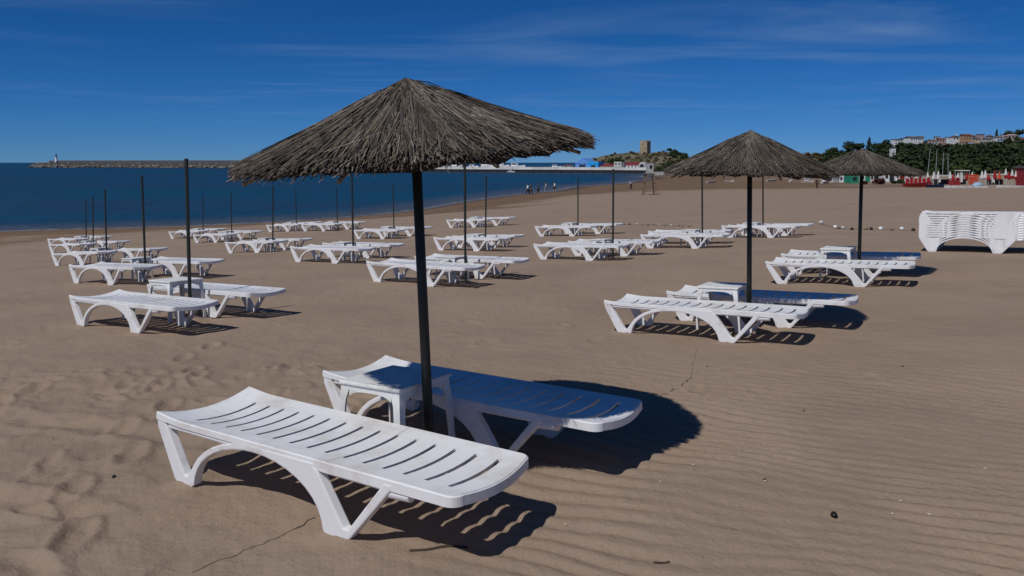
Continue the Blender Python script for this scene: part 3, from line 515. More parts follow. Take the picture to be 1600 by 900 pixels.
# ------------------------------------------------------------------ sun loungers
LEN, WID, HGT = 2.00, 0.60, 0.33
DS, SLOT, U0, VS = 0.1205, 0.022, 0.198, 0.66
def hw(u):
    b = .300 - .012*u/LEN
    if u > LEN-.052: b = b-.052+math.sqrt(max(0, .052**2-(u-(LEN-.052))**2))
    return b
def bed_point(u, v, dz=0.0, grow=0.0):
    s = .046-.030*min(1, u/.8) if u < .8 else .016+.002*(u > 1.3)
    z = HGT - s*(1-v*v)
    if u < .22: z += .020*(1-u/.22)**1.5
    x = u + (.022*(1-v*v)*max(0, (u-1.7)/.30) if u > 1.7 else .0) + (.012*(1-v*v)*(u < .05))
    x += .009*(1-(v/VS)**2)*(1 if abs(v) < VS and .17 < u < 1.94 else 0)          # slots bow towards the foot
    return Vector((x, .30+v*(hw(u)+grow), z+dz))
def make_bed(detail):
    """returns meshes: rim and one mesh per slat (detail) or a single bed mesh"""
    us = [0, .05, .10, .15]
    for k in range(15):
        a = U0+DS*k
        us += [a-SLOT/2, a+SLOT/2]
    us += [LEN-.052, LEN-.042, LEN-.031, LEN-.020, LEN-.011, LEN-.004, LEN-.001, LEN]
    us += [1.2675, 1.2705]
    us = sorted(set(round(u, 4) for u in us))
    vs = [-1, -.86, -VS, -.44, -.22, 0, .22, .44, VS, .86, 1] if detail else [-1, -VS, 0, VS, 1]
    nu, nv = len(us)-1, len(vs)-1
    kind = {}
    for i in range(nu):
        um = (us[i]+us[i+1])/2; k = (um-U0)/DS
        for j in range(nv):
            vm = (vs[j]+vs[j+1])/2
            if abs(vm) > VS: kind[i, j] = 'slot' if detail and abs(um-1.269) < .002 else 'rim'        # moulded joint of the backrest
            elif abs(k-round(k))*DS < SLOT/2 and 0 <= round(k) <= 14: kind[i, j] = 'slot'
            elif k < 0 or k > 14: kind[i, j] = 'rim'
            else: kind[i, j] = int(k)
    TH = .011
    def P(i, j, dz=0):
        return bed_point(us[i], vs[j], dz)
    def build(sel):
        mb = MB()
        for (i, j), k in kind.items():
            if not sel(k): continue
            a, b, c, d = P(i, j), P(i+1, j), P(i+1, j+1), P(i, j+1)
            A, B, Cc, D = P(i, j, -TH), P(i+1, j, -TH), P(i+1, j+1, -TH), P(i, j+1, -TH)
            mb.quad(a, b, c, d); mb.quad(D, Cc, B, A)
            for (ii, jj), (p, q, r, s) in (((i, j-1), (A, B, b, a)), ((i+1, j), (B, Cc, c, b)), ((i, j+1), (Cc, D, d, c)), ((i-1, j), (D, A, a, d))):
                if kind.get((ii, jj), 'slot') == 'slot' and (ii, jj) in kind: mb.quad(p, q, r, s)
        return mb
    def lip(mb):
        per = [(i, 0) for i in range(nu)] + [(nu, j) for j in range(nv)] + [(i, nv) for i in range(nu, 0, -1)] + [(0, j) for j in range(nv, 0, -1)]
        outer = []
        for (i, j) in per:
            p = P(i, j); g = .0
            depth = .034 if us[i] < 1.279 else .047
            if us[i] < .06: depth = .040
            outer.append((p, depth, us[i]))
        n = len(outer); cen = Vector((1.0, .30, .3))
        ring = []
        for k in range(n):
            p, dp, u = outer[k]; a = outer[k-1][0]; b = outer[(k+1) % n][0]
            t = (b-a); t.z = 0; t.normalize(); nrm = Vector((t.y, -t.x, 0))
            if u >= 1.279: o = .004
            else: o = 0.0
            ring.append((p+nrm*-.003, p+nrm*(.003+o)+Vector((0, 0, -.006)), p+nrm*(.004+o)+Vector((0, 0, -dp)), p-nrm*.014+Vector((0, 0, -dp)), p-nrm*.012+Vector((0, 0, -TH))))
        for k in range(n):
            r0, r1 = ring[k], ring[(k+1) % n]
            for m_ in range(4): mb.quad(r0[m_], r1[m_], r1[m_+1], r0[m_+1])
    if detail:
        rim = build(lambda k: k == 'rim'); lip(rim)
        return rim.mesh('bed_rim', M['plastic']), [build(lambda k, s=s: k == s).mesh('slat', M['plastic']) for s in range(14)]
    bed = build(lambda k: k != 'slot'); lip(bed)
    return bed.mesh('bed', M['plastic']), []
def frame_outline(band=.038, stacked=False):
    """side frame seen square on: raked head leg, arch, raked foot leg pair"""
    top = HGT-.020
    o = [(.002, top), (.004, top-.040), (.148, .016), (.170, 0), (.292, 0), (.312, .014)]
    n = 18; cx, rx, hz = .782, .468, .264
    for k in range(1, n):
        t = math.pi*(1-k/n); o.append((cx+rx*math.cos(t), .012+hz*abs(math.sin(t))**.97))
    o += [(1.255, .012), (1.274, 0), (1.396, 0), (1.420, .014), (1.665, top-.022), (1.668, top)]
    # back along the top: triangular opening between the foot legs
    o += [(1.624, top), (1.612, top-.014), (1.412, .056), (1.384, .054)]
    def arch(k):
        t = math.pi*(1-k/n); return cx+(rx+band)*math.cos(t), .012+(hz+band*.8)*abs(math.sin(t))**.97
    if stacked:
        for k in range(n-2, n//2, -1):
            x, z = arch(k)
            if z < top-.012 and x < 1.33: o.append((x, z))
        o += [(.905, top), (.700, top)]
    else:
        o += [(1.222, top-.036), (1.196, top-.016), (1.194, top), (.655, top), (.638, top-.006)]
    for k in range(n//2, 1, -1):
        x, z = arch(k)
        if z < top-.014 and x > .266: o.append((x, z))
    o += [(.258, .052), (.236, .050), (.072, top-.012), (.068, top)]
    return o
FRAME_ME = bevelled(extrude_outline(frame_outline(), 0, .050).mesh('side_frame', M['plastic_frame']), .011, 2, 40)
FRAME_THIN = bevelled(extrude_outline(frame_outline(.030, True), 0, .058).mesh('side_frame', M['plastic_frame']), .006, 1, 40)
def rail_mesh():
    mb = MB(); mb.box(.088, 1.66, 0, .05, HGT-.058, HGT-.014); return bevelled(mb.mesh('side_rail', M['plastic_frame']), .008, 1)
RAIL_ME = rail_mesh()
def block_mesh():
    mb = MB(); mb.tube([(1.60, .045, HGT-.066), (1.755, .045, HGT-.058)], .028, 10); return bevelled(mb.mesh('stop_block', M['plastic_frame']), .010, 2)
BLOCK_ME = block_mesh()
def brace_mesh(x, z):
    mb = MB(); mb.tube([(x, .05, z), (x, .55, z)], .016, 8); return mb.mesh('cross_brace', M['plastic_frame'])
BRACES = [brace_mesh(.78, HGT-.05), brace_mesh(1.63, HGT-.050)]
RIM_ME, SLAT_MES = make_bed(True)
BED_ME, _ = make_bed(False)
def lounger_parts(root, detail, thin=False):
    fm = FRAME_THIN if thin else FRAME_ME
    if detail:
        link('bed_rim', RIM_ME, root)
        for s in SLAT_MES: link('slat', s, root)
    else: link('bed', BED_ME, root)
    a = link('side_frame', fm, root); a.location.y = .000
    b = link('side_frame', fm, root); b.location.y = WID-.050
    if thin: a.location.y -= .013; b.location.y += .013
    for k, y in ((a, .008), (b, .000)):
        if not thin:
            r_ = link('side_rail', RAIL_ME, k); r_.location.y = .004
        s_ = link('stop_block', BLOCK_ME, k); s_.location.y = -.012 if k is a else -.020
    for bm_ in BRACES: link('cross_brace', bm_, root)
def seat_on_sand(o, x, y, ang, feet):
    """stand a thing on the slope: fit its feet to the sand"""
    c, s = math.cos(ang), math.sin(ang)
    pts = [Vector((x+a*c-b*s, y+a*s+b*c)) for a, b in feet]
    A = np.array([[a, b, 1] for a, b in feet]); Z = np.array([sand_z(p.x, p.y) for p in pts])
    Z0 = np.array([float(base_z(p.x, p.y)) for p in pts])
    sx_, sy_, z0 = np.linalg.lstsq(A, Z, rcond=None)[0]
    ex = Vector((c, s, sx_)).normalized(); ey = Vector((-s, c, sy_)); ey = (ey-ex*ey.dot(ex)).normalized(); ez = ex.cross(ey)
    m = Matrix((ex, ey, ez)).transposed().to_4x4(); m.translation = (x, y, z0-.004)
    o.matrix_world = m
lounger_proto = {}
def place_lounger(x, y, ang, label, detail, group):
    t = thing('sun_lounger', label, 'sun lounger', group=group)
    key = detail
    if key not in lounger_proto:
        lounger_parts(t, detail); lounger_proto[key] = t
    else:
        for ch in list(lounger_proto[key].children): copy_tree(ch, t)
    seat_on_sand(t, x, y, ang, LFEET)
    return t

# ------------------------------------------------------------------ low tables
def table_meshes():
    S, H_ = .45, .475
    mb = MB(); mb.box(-S/2, S/2, -S/2, S/2, H_-.022, H_); top = bevelled(mb.mesh('table_top', M['old_plastic']), .009, 2)
    legs = []
    for sx_, sy_ in ((-1, -1), (1, -1), (1, 1), (-1, 1)):
        mb = MB()
        # L-section leg, splayed, tapering to the foot
        def ring(z, cx_, cy_, wd):
            return [(cx_, cy_, z), (cx_-sx_*wd, cy_, z), (cx_-sx_*wd, cy_-sy_*.012, z), (cx_-sx_*.012, cy_-sy_*.012, z), (cx_-sx_*.012, cy_-sy_*wd, z), (cx_, cy_-sy_*wd, z)]
        r0 = ring(H_-.021, sx_*(S/2-.012), sy_*(S/2-.012), .068); r1 = ring(H_-.10, sx_*(S/2-.004), sy_*(S/2-.004), .046); r2 = ring(0, sx_*(S/2+.018), sy_*(S/2+.018), .036)
        mb.v = r0+r1+r2
        for b_ in (0, 6):
            for k in range(6): mb._f((b_+k, b_+(k+1) % 6, b_+6+(k+1) % 6, b_+6+k))
        mb._f((0, 1, 2, 3, 4, 5)); mb._f((12, 13, 14, 15, 16, 17))
        me = mb.mesh('leg', M['old_plastic']); bm = bmesh.new(); bm.from_mesh(me); bmesh.ops.recalc_face_normals(bm, faces=bm.faces); bm.to_mesh(me); bm.free()
        legs.append(me)
    aprons = []
    for k in range(4):
        mb = MB(); n = 10; s_ = S/2-.016
        o = [(-s_+.055, H_-.022), (-s_+.055, H_-.082)]
        for i in range(1, n): o.append((-s_+.055+(2*s_-.11)*i/n, H_-.082+.030*(1-abs(2*i/n-1)**4)))
        o += [(s_-.055, H_-.082), (s_-.055, H_-.022)]
        e = extrude_outline(o, -s_-.004, -s_+.007); me = e.mesh('apron', M['old_plastic'])
        me.transform(Matrix.Rotation(k*math.pi/2, 4, 'Z')); aprons.append(me)
    return top, legs, aprons
T_TOP, T_LEGS, T_APR = table_meshes()
def place_table(x, y, ang, label, group, size=1.0):
    t = thing('side_table', label, 'side table', group=group)
    link('table_top', T_TOP, t)
    for m_ in T_LEGS: link('leg', m_, t)
    for m_ in T_APR: link('apron', m_, t)
    seat_on_sand(t, x, y, ang, [(-.23*size, -.23*size), (.23*size, -.23*size), (.23*size, .23*size), (-.23*size, .23*size)])
    t.matrix_world = t.matrix_world @ Matrix.Scale(size, 4)

# ------------------------------------------------------------------ thatched umbrellas and bare poles
def thatch_mesh(seed, count, Rr=.928, hh=.405):
    g = np.random.RandomState(seed)
    V, F, T = [], [], []
    def surf(s, ph, lift):
        # slope steeper near the apex, flatter at the rim, uneven round the circle
        r = Rr*s*(1+.025*math.sin(3*ph+seed)+.02*math.sin(7*ph+2*seed))
        z = hh*(1-(.78*s+.30*s*(1-s)*1.35+.22*s*s)) if s <= 1 else hh*(1-(1.0+(s-1)*1.1))
        return (r*math.cos(ph), r*math.sin(ph), z+lift)
    for k in range(count):
        u = g.rand()
        if u < .16: s0, ln = g.uniform(.0, .08), g.uniform(.35, .6)
        elif u < .40: s0, ln = g.uniform(.12, .42), g.uniform(.35, .5)
        elif u < .80: s0, ln = g.uniform(.42, .80), g.uniform(.22, .48)
        else: s0, ln = g.uniform(.55, .78), g.uniform(.22, .44)
        s1 = min(s0+ln, 1.0+g.uniform(-.03, .02)*(1 if g.rand() < .90 else 2.2))
        ph = g.uniform(0, 2*math.pi); sk = g.normal(0, .12); 
        if g.rand() < .06: sk *= 3.2
        l0 = .010+.040*g.rand()*min(1, s0*3+.25)+.014; l1 = l0+g.uniform(-.020, .010)
        if s1 > .97: l1 -= g.uniform(0, .032)
        wd = g.uniform(.0016, .0042)
        tn = g.uniform(.35, 1.0)**1.3*1.25
        if g.rand() < .10: tn *= 1.6
        tn *= .72+.75*float(np.clip(.5+1.1*vnoise(ph*3.1+seed, s0*5+seed)+.6*vnoise(ph*9+seed, s0*7), 0, 1.1))
        warm = g.uniform(-.05, .09)
        if g.rand() < .06: warm += .22
        tint = (tn*(1+warm), tn, tn*(1-warm))
        b = len(V)
        nseg = 2
        for i in range(nseg+1):
            f_ = i/nseg; s = s0+(s1-s0)*f_; p = ph+sk*(f_-.5)*(1.0/(s+.35))*.5
            lift = l0+(l1-l0)*f_
            c = surf(s, p, lift); wv = wd*(1-.35*f_)
            tx, ty = -math.sin(p)*wv, math.cos(p)*wv
            zt = wv*g.uniform(-.8, .8)
            V += [(c[0]-tx, c[1]-ty, c[2]-zt), (c[0]+tx, c[1]+ty, c[2]+zt)]
        for i in range(nseg):
            F.append((b+2*i, b+2*i+2, b+2*i+3, b+2*i+1)); T.append(tint)
    mb = MB(); mb.v = V; mb.f = F; mb.c = T; mb.mi = [0]*len(F)
    return mb.mesh('thatch', M['thatch'])
def underlay_mesh(seed, Rr=.928, hh=.405):
    g = random.Random(seed); mb = MB(); n, m_ = 72, 9
    def z_(s): return hh*(1-(.78*s+.30*s*(1-s)*1.35+.22*s*s))
    mb.v = [(0, 0, hh-.004)]
    edge = [1+g.uniform(-.045, .015) for _ in range(n)]
    for lay in (0, 1):
        for i in range(1, m_+1):
            for k in range(n):
                s = .885*i/m_*(edge[k] if i == m_ else 1); p = 2*math.pi*k/n
                r = Rr*s*(1+.025*math.sin(3*p+seed)+.02*math.sin(7*p+2*seed))
                mb.v.append((r*math.cos(p), r*math.sin(p), z_(s)+(.008 if lay == 0 else -.035-.015*(i == m_)+g.uniform(-.012, .012))))
    mb.v.append((0, 0, hh-.06)); ap = len(mb.v)-1; L1 = 1; L2 = 1+m_*n
    for k in range(n):
        j = (k+1) % n
        mb._f((0, L1+k, L1+j)); mb._f((ap, L2+j, L2+k))
        for i in range(m_-1):
            mb._f((L1+i*n+k, L1+(i+1)*n+k, L1+(i+1)*n+j, L1+i*n+j)); mb._f((L2+i*n+k, L2+i*n+j, L2+(i+1)*n+j, L2+(i+1)*n+k))
        a, b = L1+(m_-1)*n, L2+(m_-1)*n
        mb._f((a+k, b+k, b+j, a+j))
    return mb.mesh('reed_mat', M['under'])
def place_umbrella(x, y, lean, tilt, seed, label, count, spin, rim_h=1.75, size=(1, 1, 1)):
    z0 = sand_z(x, y)
    t = thing('thatched_umbrella', label, 'beach umbrella', (x, y, z0), 0, 'thatched umbrellas on poles')
    top = Vector((lean[0], lean[1], rim_h))
    mb = MB(); mb.tube([(0, 0, -.3), tuple(top*(.5)), tuple(top+Vector((0, 0, .30)))], .027, 12); mb.obj('pole', M['pole'], t, smooth=True)
    cn = link('canopy', underlay_mesh(seed), t); cn.location = top
    cn.rotation_euler = (tilt[0], tilt[1], spin); cn.scale = size
    th = link('thatch', thatch_mesh(seed, count), cn); th['kind'] = 'stuff'
    for k in range(8):
        a = 2*math.pi*(k+.3)/8; mb = MB()
        mb.tube([(0, 0, .285), (.5*math.cos(a), .5*math.sin(a), .125), (.90*math.cos(a), .90*math.sin(a), -.030)], .010, 6); mb.obj('rib', M['wood'], cn)
    mb = MB(); mb.tube([(.40*math.cos(q*2*math.pi/36), .40*math.sin(q*2*math.pi/36), .224) for q in range(37)], .0035, 4); mb.obj('binding_wire', M['wire'], cn)
    mb = MB(); mb.tube([(-.015, 0, .385), (-.012, 0, .42), (.02, 0, .413)], .0035, 5)
    mb.tube([(.0, -.02, .407), (.05, -.03, .419), (.11, -.04, .405), (.165, -.05, .378), (.185, -.05, .350)], .003, 5); mb.obj('wire_loop', M['wire'], cn)
    return t
def pole_mesh():
    mb = MB(); mb.tube([(0, 0, -.3), (0, 0, 1.88)], .021, 10); return mb.mesh('pole_tube', M['pole'])
POLE_ME = pole_mesh()
def cap_mesh():
    mb = MB(); mb.tube([(0, 0, 1.875), (0, 0, 1.905)], .024, 10); return mb.mesh('pole_cap', M['pole'])
CAP_ME = cap_mesh()
def place_pole(x, y, label):
    t = thing('umbrella_pole', label, 'pole', (x, y, sand_z(x, y)), 0, 'bare umbrella poles without canopies')
    link('pole_tube', POLE_ME, t); link('pole_cap', CAP_ME, t)
    t.rotation_euler = (R(rnd.uniform(-1.3, 1.3)), R(rnd.uniform(-1.0, 1.0)), 0)
    return t

GL = 'white plastic sun loungers set out in pairs on the sand'
GT = 'low plastic tables between the loungers'
for p in PAIRS:
    (x1, y1), (x2, y2), pole, det = p['front'], p['back'], p['pole'], p['detail']
    place_lounger(x1, y1, AX+R(p.get('r1', 0)), p['lf'], det, GL)
    place_lounger(x2, y2, AX+R(p.get('r2', 0)), p['lb'], det, GL)
    A = Vector((x1, y1)); q = A+EU*p.get('ta', .94)+NU*p.get('tb', .865)
    place_table(q.x, q.y, AX+R(p.get('tr', 0)), p['lt'], GT, p['ts'])
    if p['kind'] == 'bare': place_pole(pole[0], pole[1], p['lp'])
UMB = {'near': ((-.095, 0), (R(1.4), R(-5.8)), 3, 27000, .3, 1.690), 'mid': ((-.02, 0), (R(1.0), R(.6)), 8, 15000, 1.4, 1.66), 'far': ((.02, 0), (R(.6), R(-.4)), 14, 11000, 2.6, 1.60)}
for p in PAIRS:
    if p['kind'] in UMB:
        ln, tl, sd_, cnt, sp_, rh = UMB[p['kind']]
        place_umbrella(p['pole'][0], p['pole'][1], ln, tl, sd_, p['lp'], cnt, sp_, rh, {'near': (1, 1, 1), 'mid': (.95, .95, 1.12), 'far': (.95, .95, .93)}[p['kind']])

# the stack of spare loungers
def build_stack():
    a = on_sand(1450, 393.5); ang = AX; c, s = math.cos(ang), math.sin(ang)
    ox, oy = a.x-.17*c, a.y-.15*s
    names = ['bottom lounger of the tall white stack, its feet on the sand', 'second lounger from the bottom of the tall white stack', 'third lounger from the bottom of the tall white stack',
             'fourth lounger from the bottom of the tall white stack', 'fifth lounger up in the tall white stack, about half way', 'sixth lounger up in the tall white stack', 'seventh lounger up in the tall white stack',
             'eighth lounger up in the tall white stack', 'lounger third from the top of the tall white stack', 'lounger just under the topmost one of the tall white stack', 'topmost lounger of the tall white stack']
    g = random.Random(5); base = None
    for k, nm in enumerate(names):
        t = thing('stacked_lounger', nm, 'sun lounger', group='white loungers piled in a stack')
        if base is None: lounger_parts(t, False, True); base = t
        else:
            for ch in list(base.children): copy_tree(ch, t)
        dx_ = g.uniform(-.004, .004)+(.02 if k == len(names)-2 else .045 if k == len(names)-1 else 0); dy_ = .0055*k
        seat_on_sand(t, ox+dx_*c-dy_*s, oy+dx_*s+dy_*c, ang, LFEET)
        t.matrix_world.translation.z += 0
        t.location.z += .0455*k
build_stack()
def build_darkening_stack():  # extra stack added behind the tall one to darken the gap under it
    a = on_sand(1450, 393.5); c, s = math.cos(AX), math.sin(AX); base = None
    for k in range(9):
        t = thing('stacked_lounger', 'white lounger of the added second stack, darkening the gap under the tall one', 'sun lounger', group='loungers of the added second stack')
        if base is None: lounger_parts(t, False, True); base = t
        else:
            for ch in list(base.children): copy_tree(ch, t)
        x, y = a.x-.13*c-.70*s, a.y-.13*s+.70*c; dy_ = .0055*k
        seat_on_sand(t, x-dy_*s, y+dy_*c, AX, LFEET); t.location.z += .0455*k
build_darkening_stack()

# ------------------------------------------------------------------ rope with floats, small things on the sand
def float_line(uvs, label, sizes):
    pts = [on_sand(u, v) for u, v in uvs]
    t = thing('float_line', label, 'rope', pts[0])
    mb = MB(); loc = []
    for k in range(len(pts)-1):
        for q in range(4):
            f_ = q/4; p = pts[k].lerp(pts[k+1], f_); p = Vector((p.x, p.y, sand_z(p.x, p.y)+.012)) - pts[0]
            loc.append(tuple(p+Vector((0, .05*math.sin(k*2.1+q), 0))))
    mb.tube(loc, .009, 5); mb.obj('rope', M['rope'], t)
    for k, (u, v, r, c) in enumerate(sizes):
        p = on_sand(u, v); z = sand_z(p.x, p.y); mb = MB()
        mb.blob((p.x-pts[0].x, p.y-pts[0].y, z-pts[0].z+r*.8), (r*1.15, r, r), 9, 6); o = mb.obj('float', M[c], t, smooth=True)
    return t
float_line([(960, 350), (990, 351.5), (1020, 352), (1050, 353.5), (1095, 353)], 'rope with small pale and dark floats lying between the loungers left of the second umbrella', [(967+9.2*k+rnd.uniform(-2, 2), 350.8+.3*k+rnd.uniform(-.5, .5), rnd.uniform(.028, .045), rnd.choice(('offwhite', 'wood', 'dark', 'wood'))) for k in range(13)])
float_line([(1283, 351), (1303, 356), (1317, 358.5), (1360, 359.5), (1400, 360), (1434, 361)], 'rope with white and dark floats lying on sand behind the far right umbrella pole',
           [(1283, 351, .075, 'offwhite'), (1305, 356.8, .058, 'white'), (1310, 358, .05, 'wood'), (1317, 357.8, .052, 'offwhite'), (1331, 360, .045, 'dark'), (1353, 360, .05, 'wood'), (1361, 360, .05, 'dark'), (1376, 360, .06, 'white'), (1393, 360.5, .05, 'wood'), (1409, 360, .058, 'white'), (1427, 361, .05, 'dark')])
def little(name, label, cat, u, v, r, m, jit=.2, group=None, zs=.7):
    p = on_sand(u, v); p.z = sand_z(p.x, p.y); mb = MB(); mb.blob((0, 0, r[2]*zs), r, 9, 6, jit)
    o = mb.obj(name, M[m], smooth=True); o.location = p; o.rotation_euler.z = rnd.uniform(0, 6); tag(o, label, cat, group); return o
little('pebble', 'single round black pebble on the rippled sand at the lower right', 'pebble', 1303, 806, (.021, .017, .014), 'pebble', .08)
for k, (u, v, s) in enumerate([(1196, 751, .9), (1407, 781, .8), (1395, 803, .9), (1452, 803, .9), (1539, 729, .8), (1032, 757, .7), (883, 824, .7), (1083, 725, .7), (1311, 546, .9)]):
    little('shell_bit', 'tiny pale shell fragment lying on the sand', 'shell', u, v, (.011*s, .007*s, .005*s), 'shell', .3, 'shell fragments scattered on the sand')
for k, (u, v) in enumerate([(1410, 571), (1105, 573), (243, 428), (1256, 642), (1195, 749)]):
    little('debris_bit', 'tiny dark scrap lying on the sand', 'debris', u, v, (.010, .006, .004), 'twig', .4, 'dark scraps scattered on the sand')
def stick(uvs, rad, label, name='twig', cat='twig', m='twig', wob=0.0):
    pts = [on_sand(u, v) for u, v in uvs]; o0 = pts[0]; mb = MB(); pp = []
    for k in range(len(pts)-1):
        for q in range(5):
            p = pts[k].lerp(pts[k+1], q/5); n_ = Vector((-(pts[k+1]-pts[k]).y, (pts[k+1]-pts[k]).x, 0)).normalized()
            p += n_*rnd.uniform(-wob, wob); p.z = sand_z(p.x, p.y)+rad*.5; pp.append(p-o0)
    p = pts[-1]; p.z = sand_z(p.x, p.y)+rad*.5; pp.append(p-o0)
    mb.tube([tuple(p) for p in pp], rad, 6); o = mb.obj(name, M[m]); o.location = o0; tag(o, label, cat)
stick([(640, 866), (668, 864), (700, 861), (730, 859)], .006, 'thin dark twig on the sand below the nearest lounger\'s foot end')
stick([(1022, 885), (1046, 880)], .005, 'short dark twig at the very bottom edge, right of centre')
stick([(300, 897), (340, 878), (390, 856), (440, 838), (492, 814)], .0023, 'thin dark cord running over the sand under the nearest lounger', 'cord', 'cord', 'cord', .010)
stick([(1030, 618), (1058, 605), (1079, 590), (1083, 570), (1088, 545)], .0026, 'thin dark root line on the sand beside the big shadow', 'root', 'root', 'cord', .008)
little('seaweed_clump', 'small dark clump on the sand in front of the trampled ground at left', 'seaweed', 178, 747, (.014, .010, .006), 'pebble', .4)

# ------------------------------------------------------------------ people
def skin_mesh(name, verts, edges, radii, material, sub=2):
    me = bpy.data.meshes.new('tmp'); me.from_pydata(verts, edges, []); ob = bpy.data.objects.new('tmp', me); C.objects.link(ob)
    md = ob.modifiers.new('s', 'SKIN'); md.use_smooth_shade = True
    if not me.skin_vertices: me.skin_vertices.new()
    for i, r in enumerate(radii):
        sv = me.skin_vertices[0].data[i]; sv.radius = r if isinstance(r, tuple) else (r, r); sv.use_root = (i == 0)
    s = ob.modifiers.new('u', 'SUBSURF'); s.levels = sub; s.render_levels = sub
    dg = bpy.context.evaluated_depsgraph_get(); dg.update()
    res = bpy.data.meshes.new_from_object(ob.evaluated_get(dg)); res.name = name
    res.materials.clear(); res.materials.append(material)
    bpy.data.objects.remove(ob); bpy.data.meshes.remove(me)
    return res
def person(u, v, d, ang, shirt, legs, label, pose='stand', tall=1.72, short_legs=False, on_water=False, longhair=False):
    r = ray(u, v)
    p = Vector((r.x*d, d, 0)); p.z = max(sand_z(p.x, p.y), SEA-.12)
    k = tall/1.72
    t = thing('person', label, 'person', p, ang)
    hipz, shz, lean, stride = .92, 1.42, 0.0, .12
    if pose == 'walk': stride = .24
    if pose == 'bend': lean = .55
    hip = Vector((0, 0, hipz)); ca, sa = math.cos(lean), math.sin(lean)
    def up(x, y, z): return Vector((x, y*ca+z*sa if False else y+z*sa, hipz+z*ca))
    V = {'hip': hip, 'waist': up(0, 0, .18), 'chest': up(0, 0, .38), 'neck': up(0, .01, .54), 'chin': up(0, .03, .62), 'head': up(0, .03, .74), 'crown': up(0, .02, .80)}
    sgn = {'l': 1, 'r': -1}
    for s_, g_ in sgn.items():
        V['hj'+s_] = hip+Vector((.10*g_, 0, -.06)); V['kn'+s_] = Vector((.105*g_, stride*g_*.6+.03, .48)); V['an'+s_] = Vector((.11*g_, stride*g_*1.0-.03, .08)); V['to'+s_] = V['an'+s_]+Vector((.02*g_, .16, -.045))
        V['sh'+s_] = up(.19*g_, 0, .48); arm = -.5 if pose == 'bend' else 0
        V['el'+s_] = up(.25*g_, -.05-stride*g_*.5, .20) if pose != 'bend' else V['sh'+s_]+Vector((.03*g_, .05, -.28))
        V['wr'+s_] = V['el'+s_]+(Vector((.01*g_, .09-stride*g_*.4, -.25)) if pose != 'bend' else Vector((-.03*g_, .10, -.24))); V['ha'+s_] = V['wr'+s_]+Vector((-.01*g_, .03, -.12))
    Ed = [('hip', 'waist'), ('waist', 'chest'), ('chest', 'neck'), ('neck', 'chin'), ('chin', 'head'), ('head', 'crown')]
    for s_ in 'lr': Ed += [('hip', 'hj'+s_), ('hj'+s_, 'kn'+s_), ('kn'+s_, 'an'+s_), ('an'+s_, 'to'+s_), ('chest', 'sh'+s_), ('sh'+s_, 'el'+s_), ('el'+s_, 'wr'+s_), ('wr'+s_, 'ha'+s_)]
    Ra = {'hip': (.15, .11), 'waist': (.13, .10), 'chest': (.15, .115), 'neck': .055, 'chin': .07, 'head': .095, 'crown': .06}
    for s_ in 'lr': Ra.update({'hj'+s_: .09, 'kn'+s_: .06, 'an'+s_: .042, 'to'+s_: .035, 'sh'+s_: .062, 'el'+s_: .042, 'wr'+s_: .03, 'ha'+s_: (.022, .038)})
    def part(keys, grow, m, nm):
        ks = list(keys); ix = {q: i for i, q in enumerate(ks)}
        me = skin_mesh(nm, [V[q]*k for q in ks], [(ix[a], ix[b]) for a, b in Ed if a in ix and b in ix],
                       [tuple((x+grow)*k for x in (Ra[q] if isinstance(Ra[q], tuple) else (Ra[q],)*2)) for q in ks], M[m], 1)
        return link(nm, me, t)
    part(V.keys(), 0, 'skin', 'body')
    part(['waist', 'chest', 'hip', 'shl', 'shr', 'ell', 'elr'], .018, shirt, 'shirt')
    part(['hip', 'hjl', 'hjr', 'knl', 'knr'] + ([] if short_legs else ['anl', 'anr']), .020, legs, 'shorts' if short_legs else 'trousers')
    c = V['head']*k; mb = MB(); mb.blob((c.x, c.y-.015*k, c.z+.03*k), (.105*k, .112*k, .10*k), 10, 6)
    if longhair: mb.tube([tuple(c+Vector((0, -.07, 0))), tuple(c+Vector((0, -.10, -.25)))], .06*k, 8)
    mb.obj('hair', M['hair'], t, smooth=True)
DW = 121
person(824.5, 306, 119, 1.9, 'cloth_white', 'cloth_dark', 'person in a white shirt and dark trousers at the water\'s edge, leftmost of four', 'walk')
person(829.5, 306, 119, 2.2, 'cloth_dark', 'cloth_dark', 'person all in dark clothes close beside the leftmost white shirted one', 'walk', 1.70)
person(841, 301, 126, 1.7, 'cloth_dark', 'cloth_dark', 'person all in dark clothes standing alone at the shore, middle of the group', 'stand', 1.74)
person(853, 300, 129, 2.0, 'cloth_grey', 'cloth_grey', 'person in pale grey top and grey trousers at the shore', 'walk', 1.76)
person(866.5, 297, 134, 1.8, 'cloth_white', 'cloth_dark', 'person in white top and dark shorts, rightmost of the group at the shore', 'stand', 1.74, True)
person(986, 297, 132, 1.2, 'cloth_blue', 'cloth_dark', 'person in a pale blue shirt bending down over the sand', 'bend')
person(1276.5, 295, 121, .4, 'cloth_dark', 'cloth_dark', 'person in dark clothes walking on the beach left of the far umbrella', 'walk', 1.6)

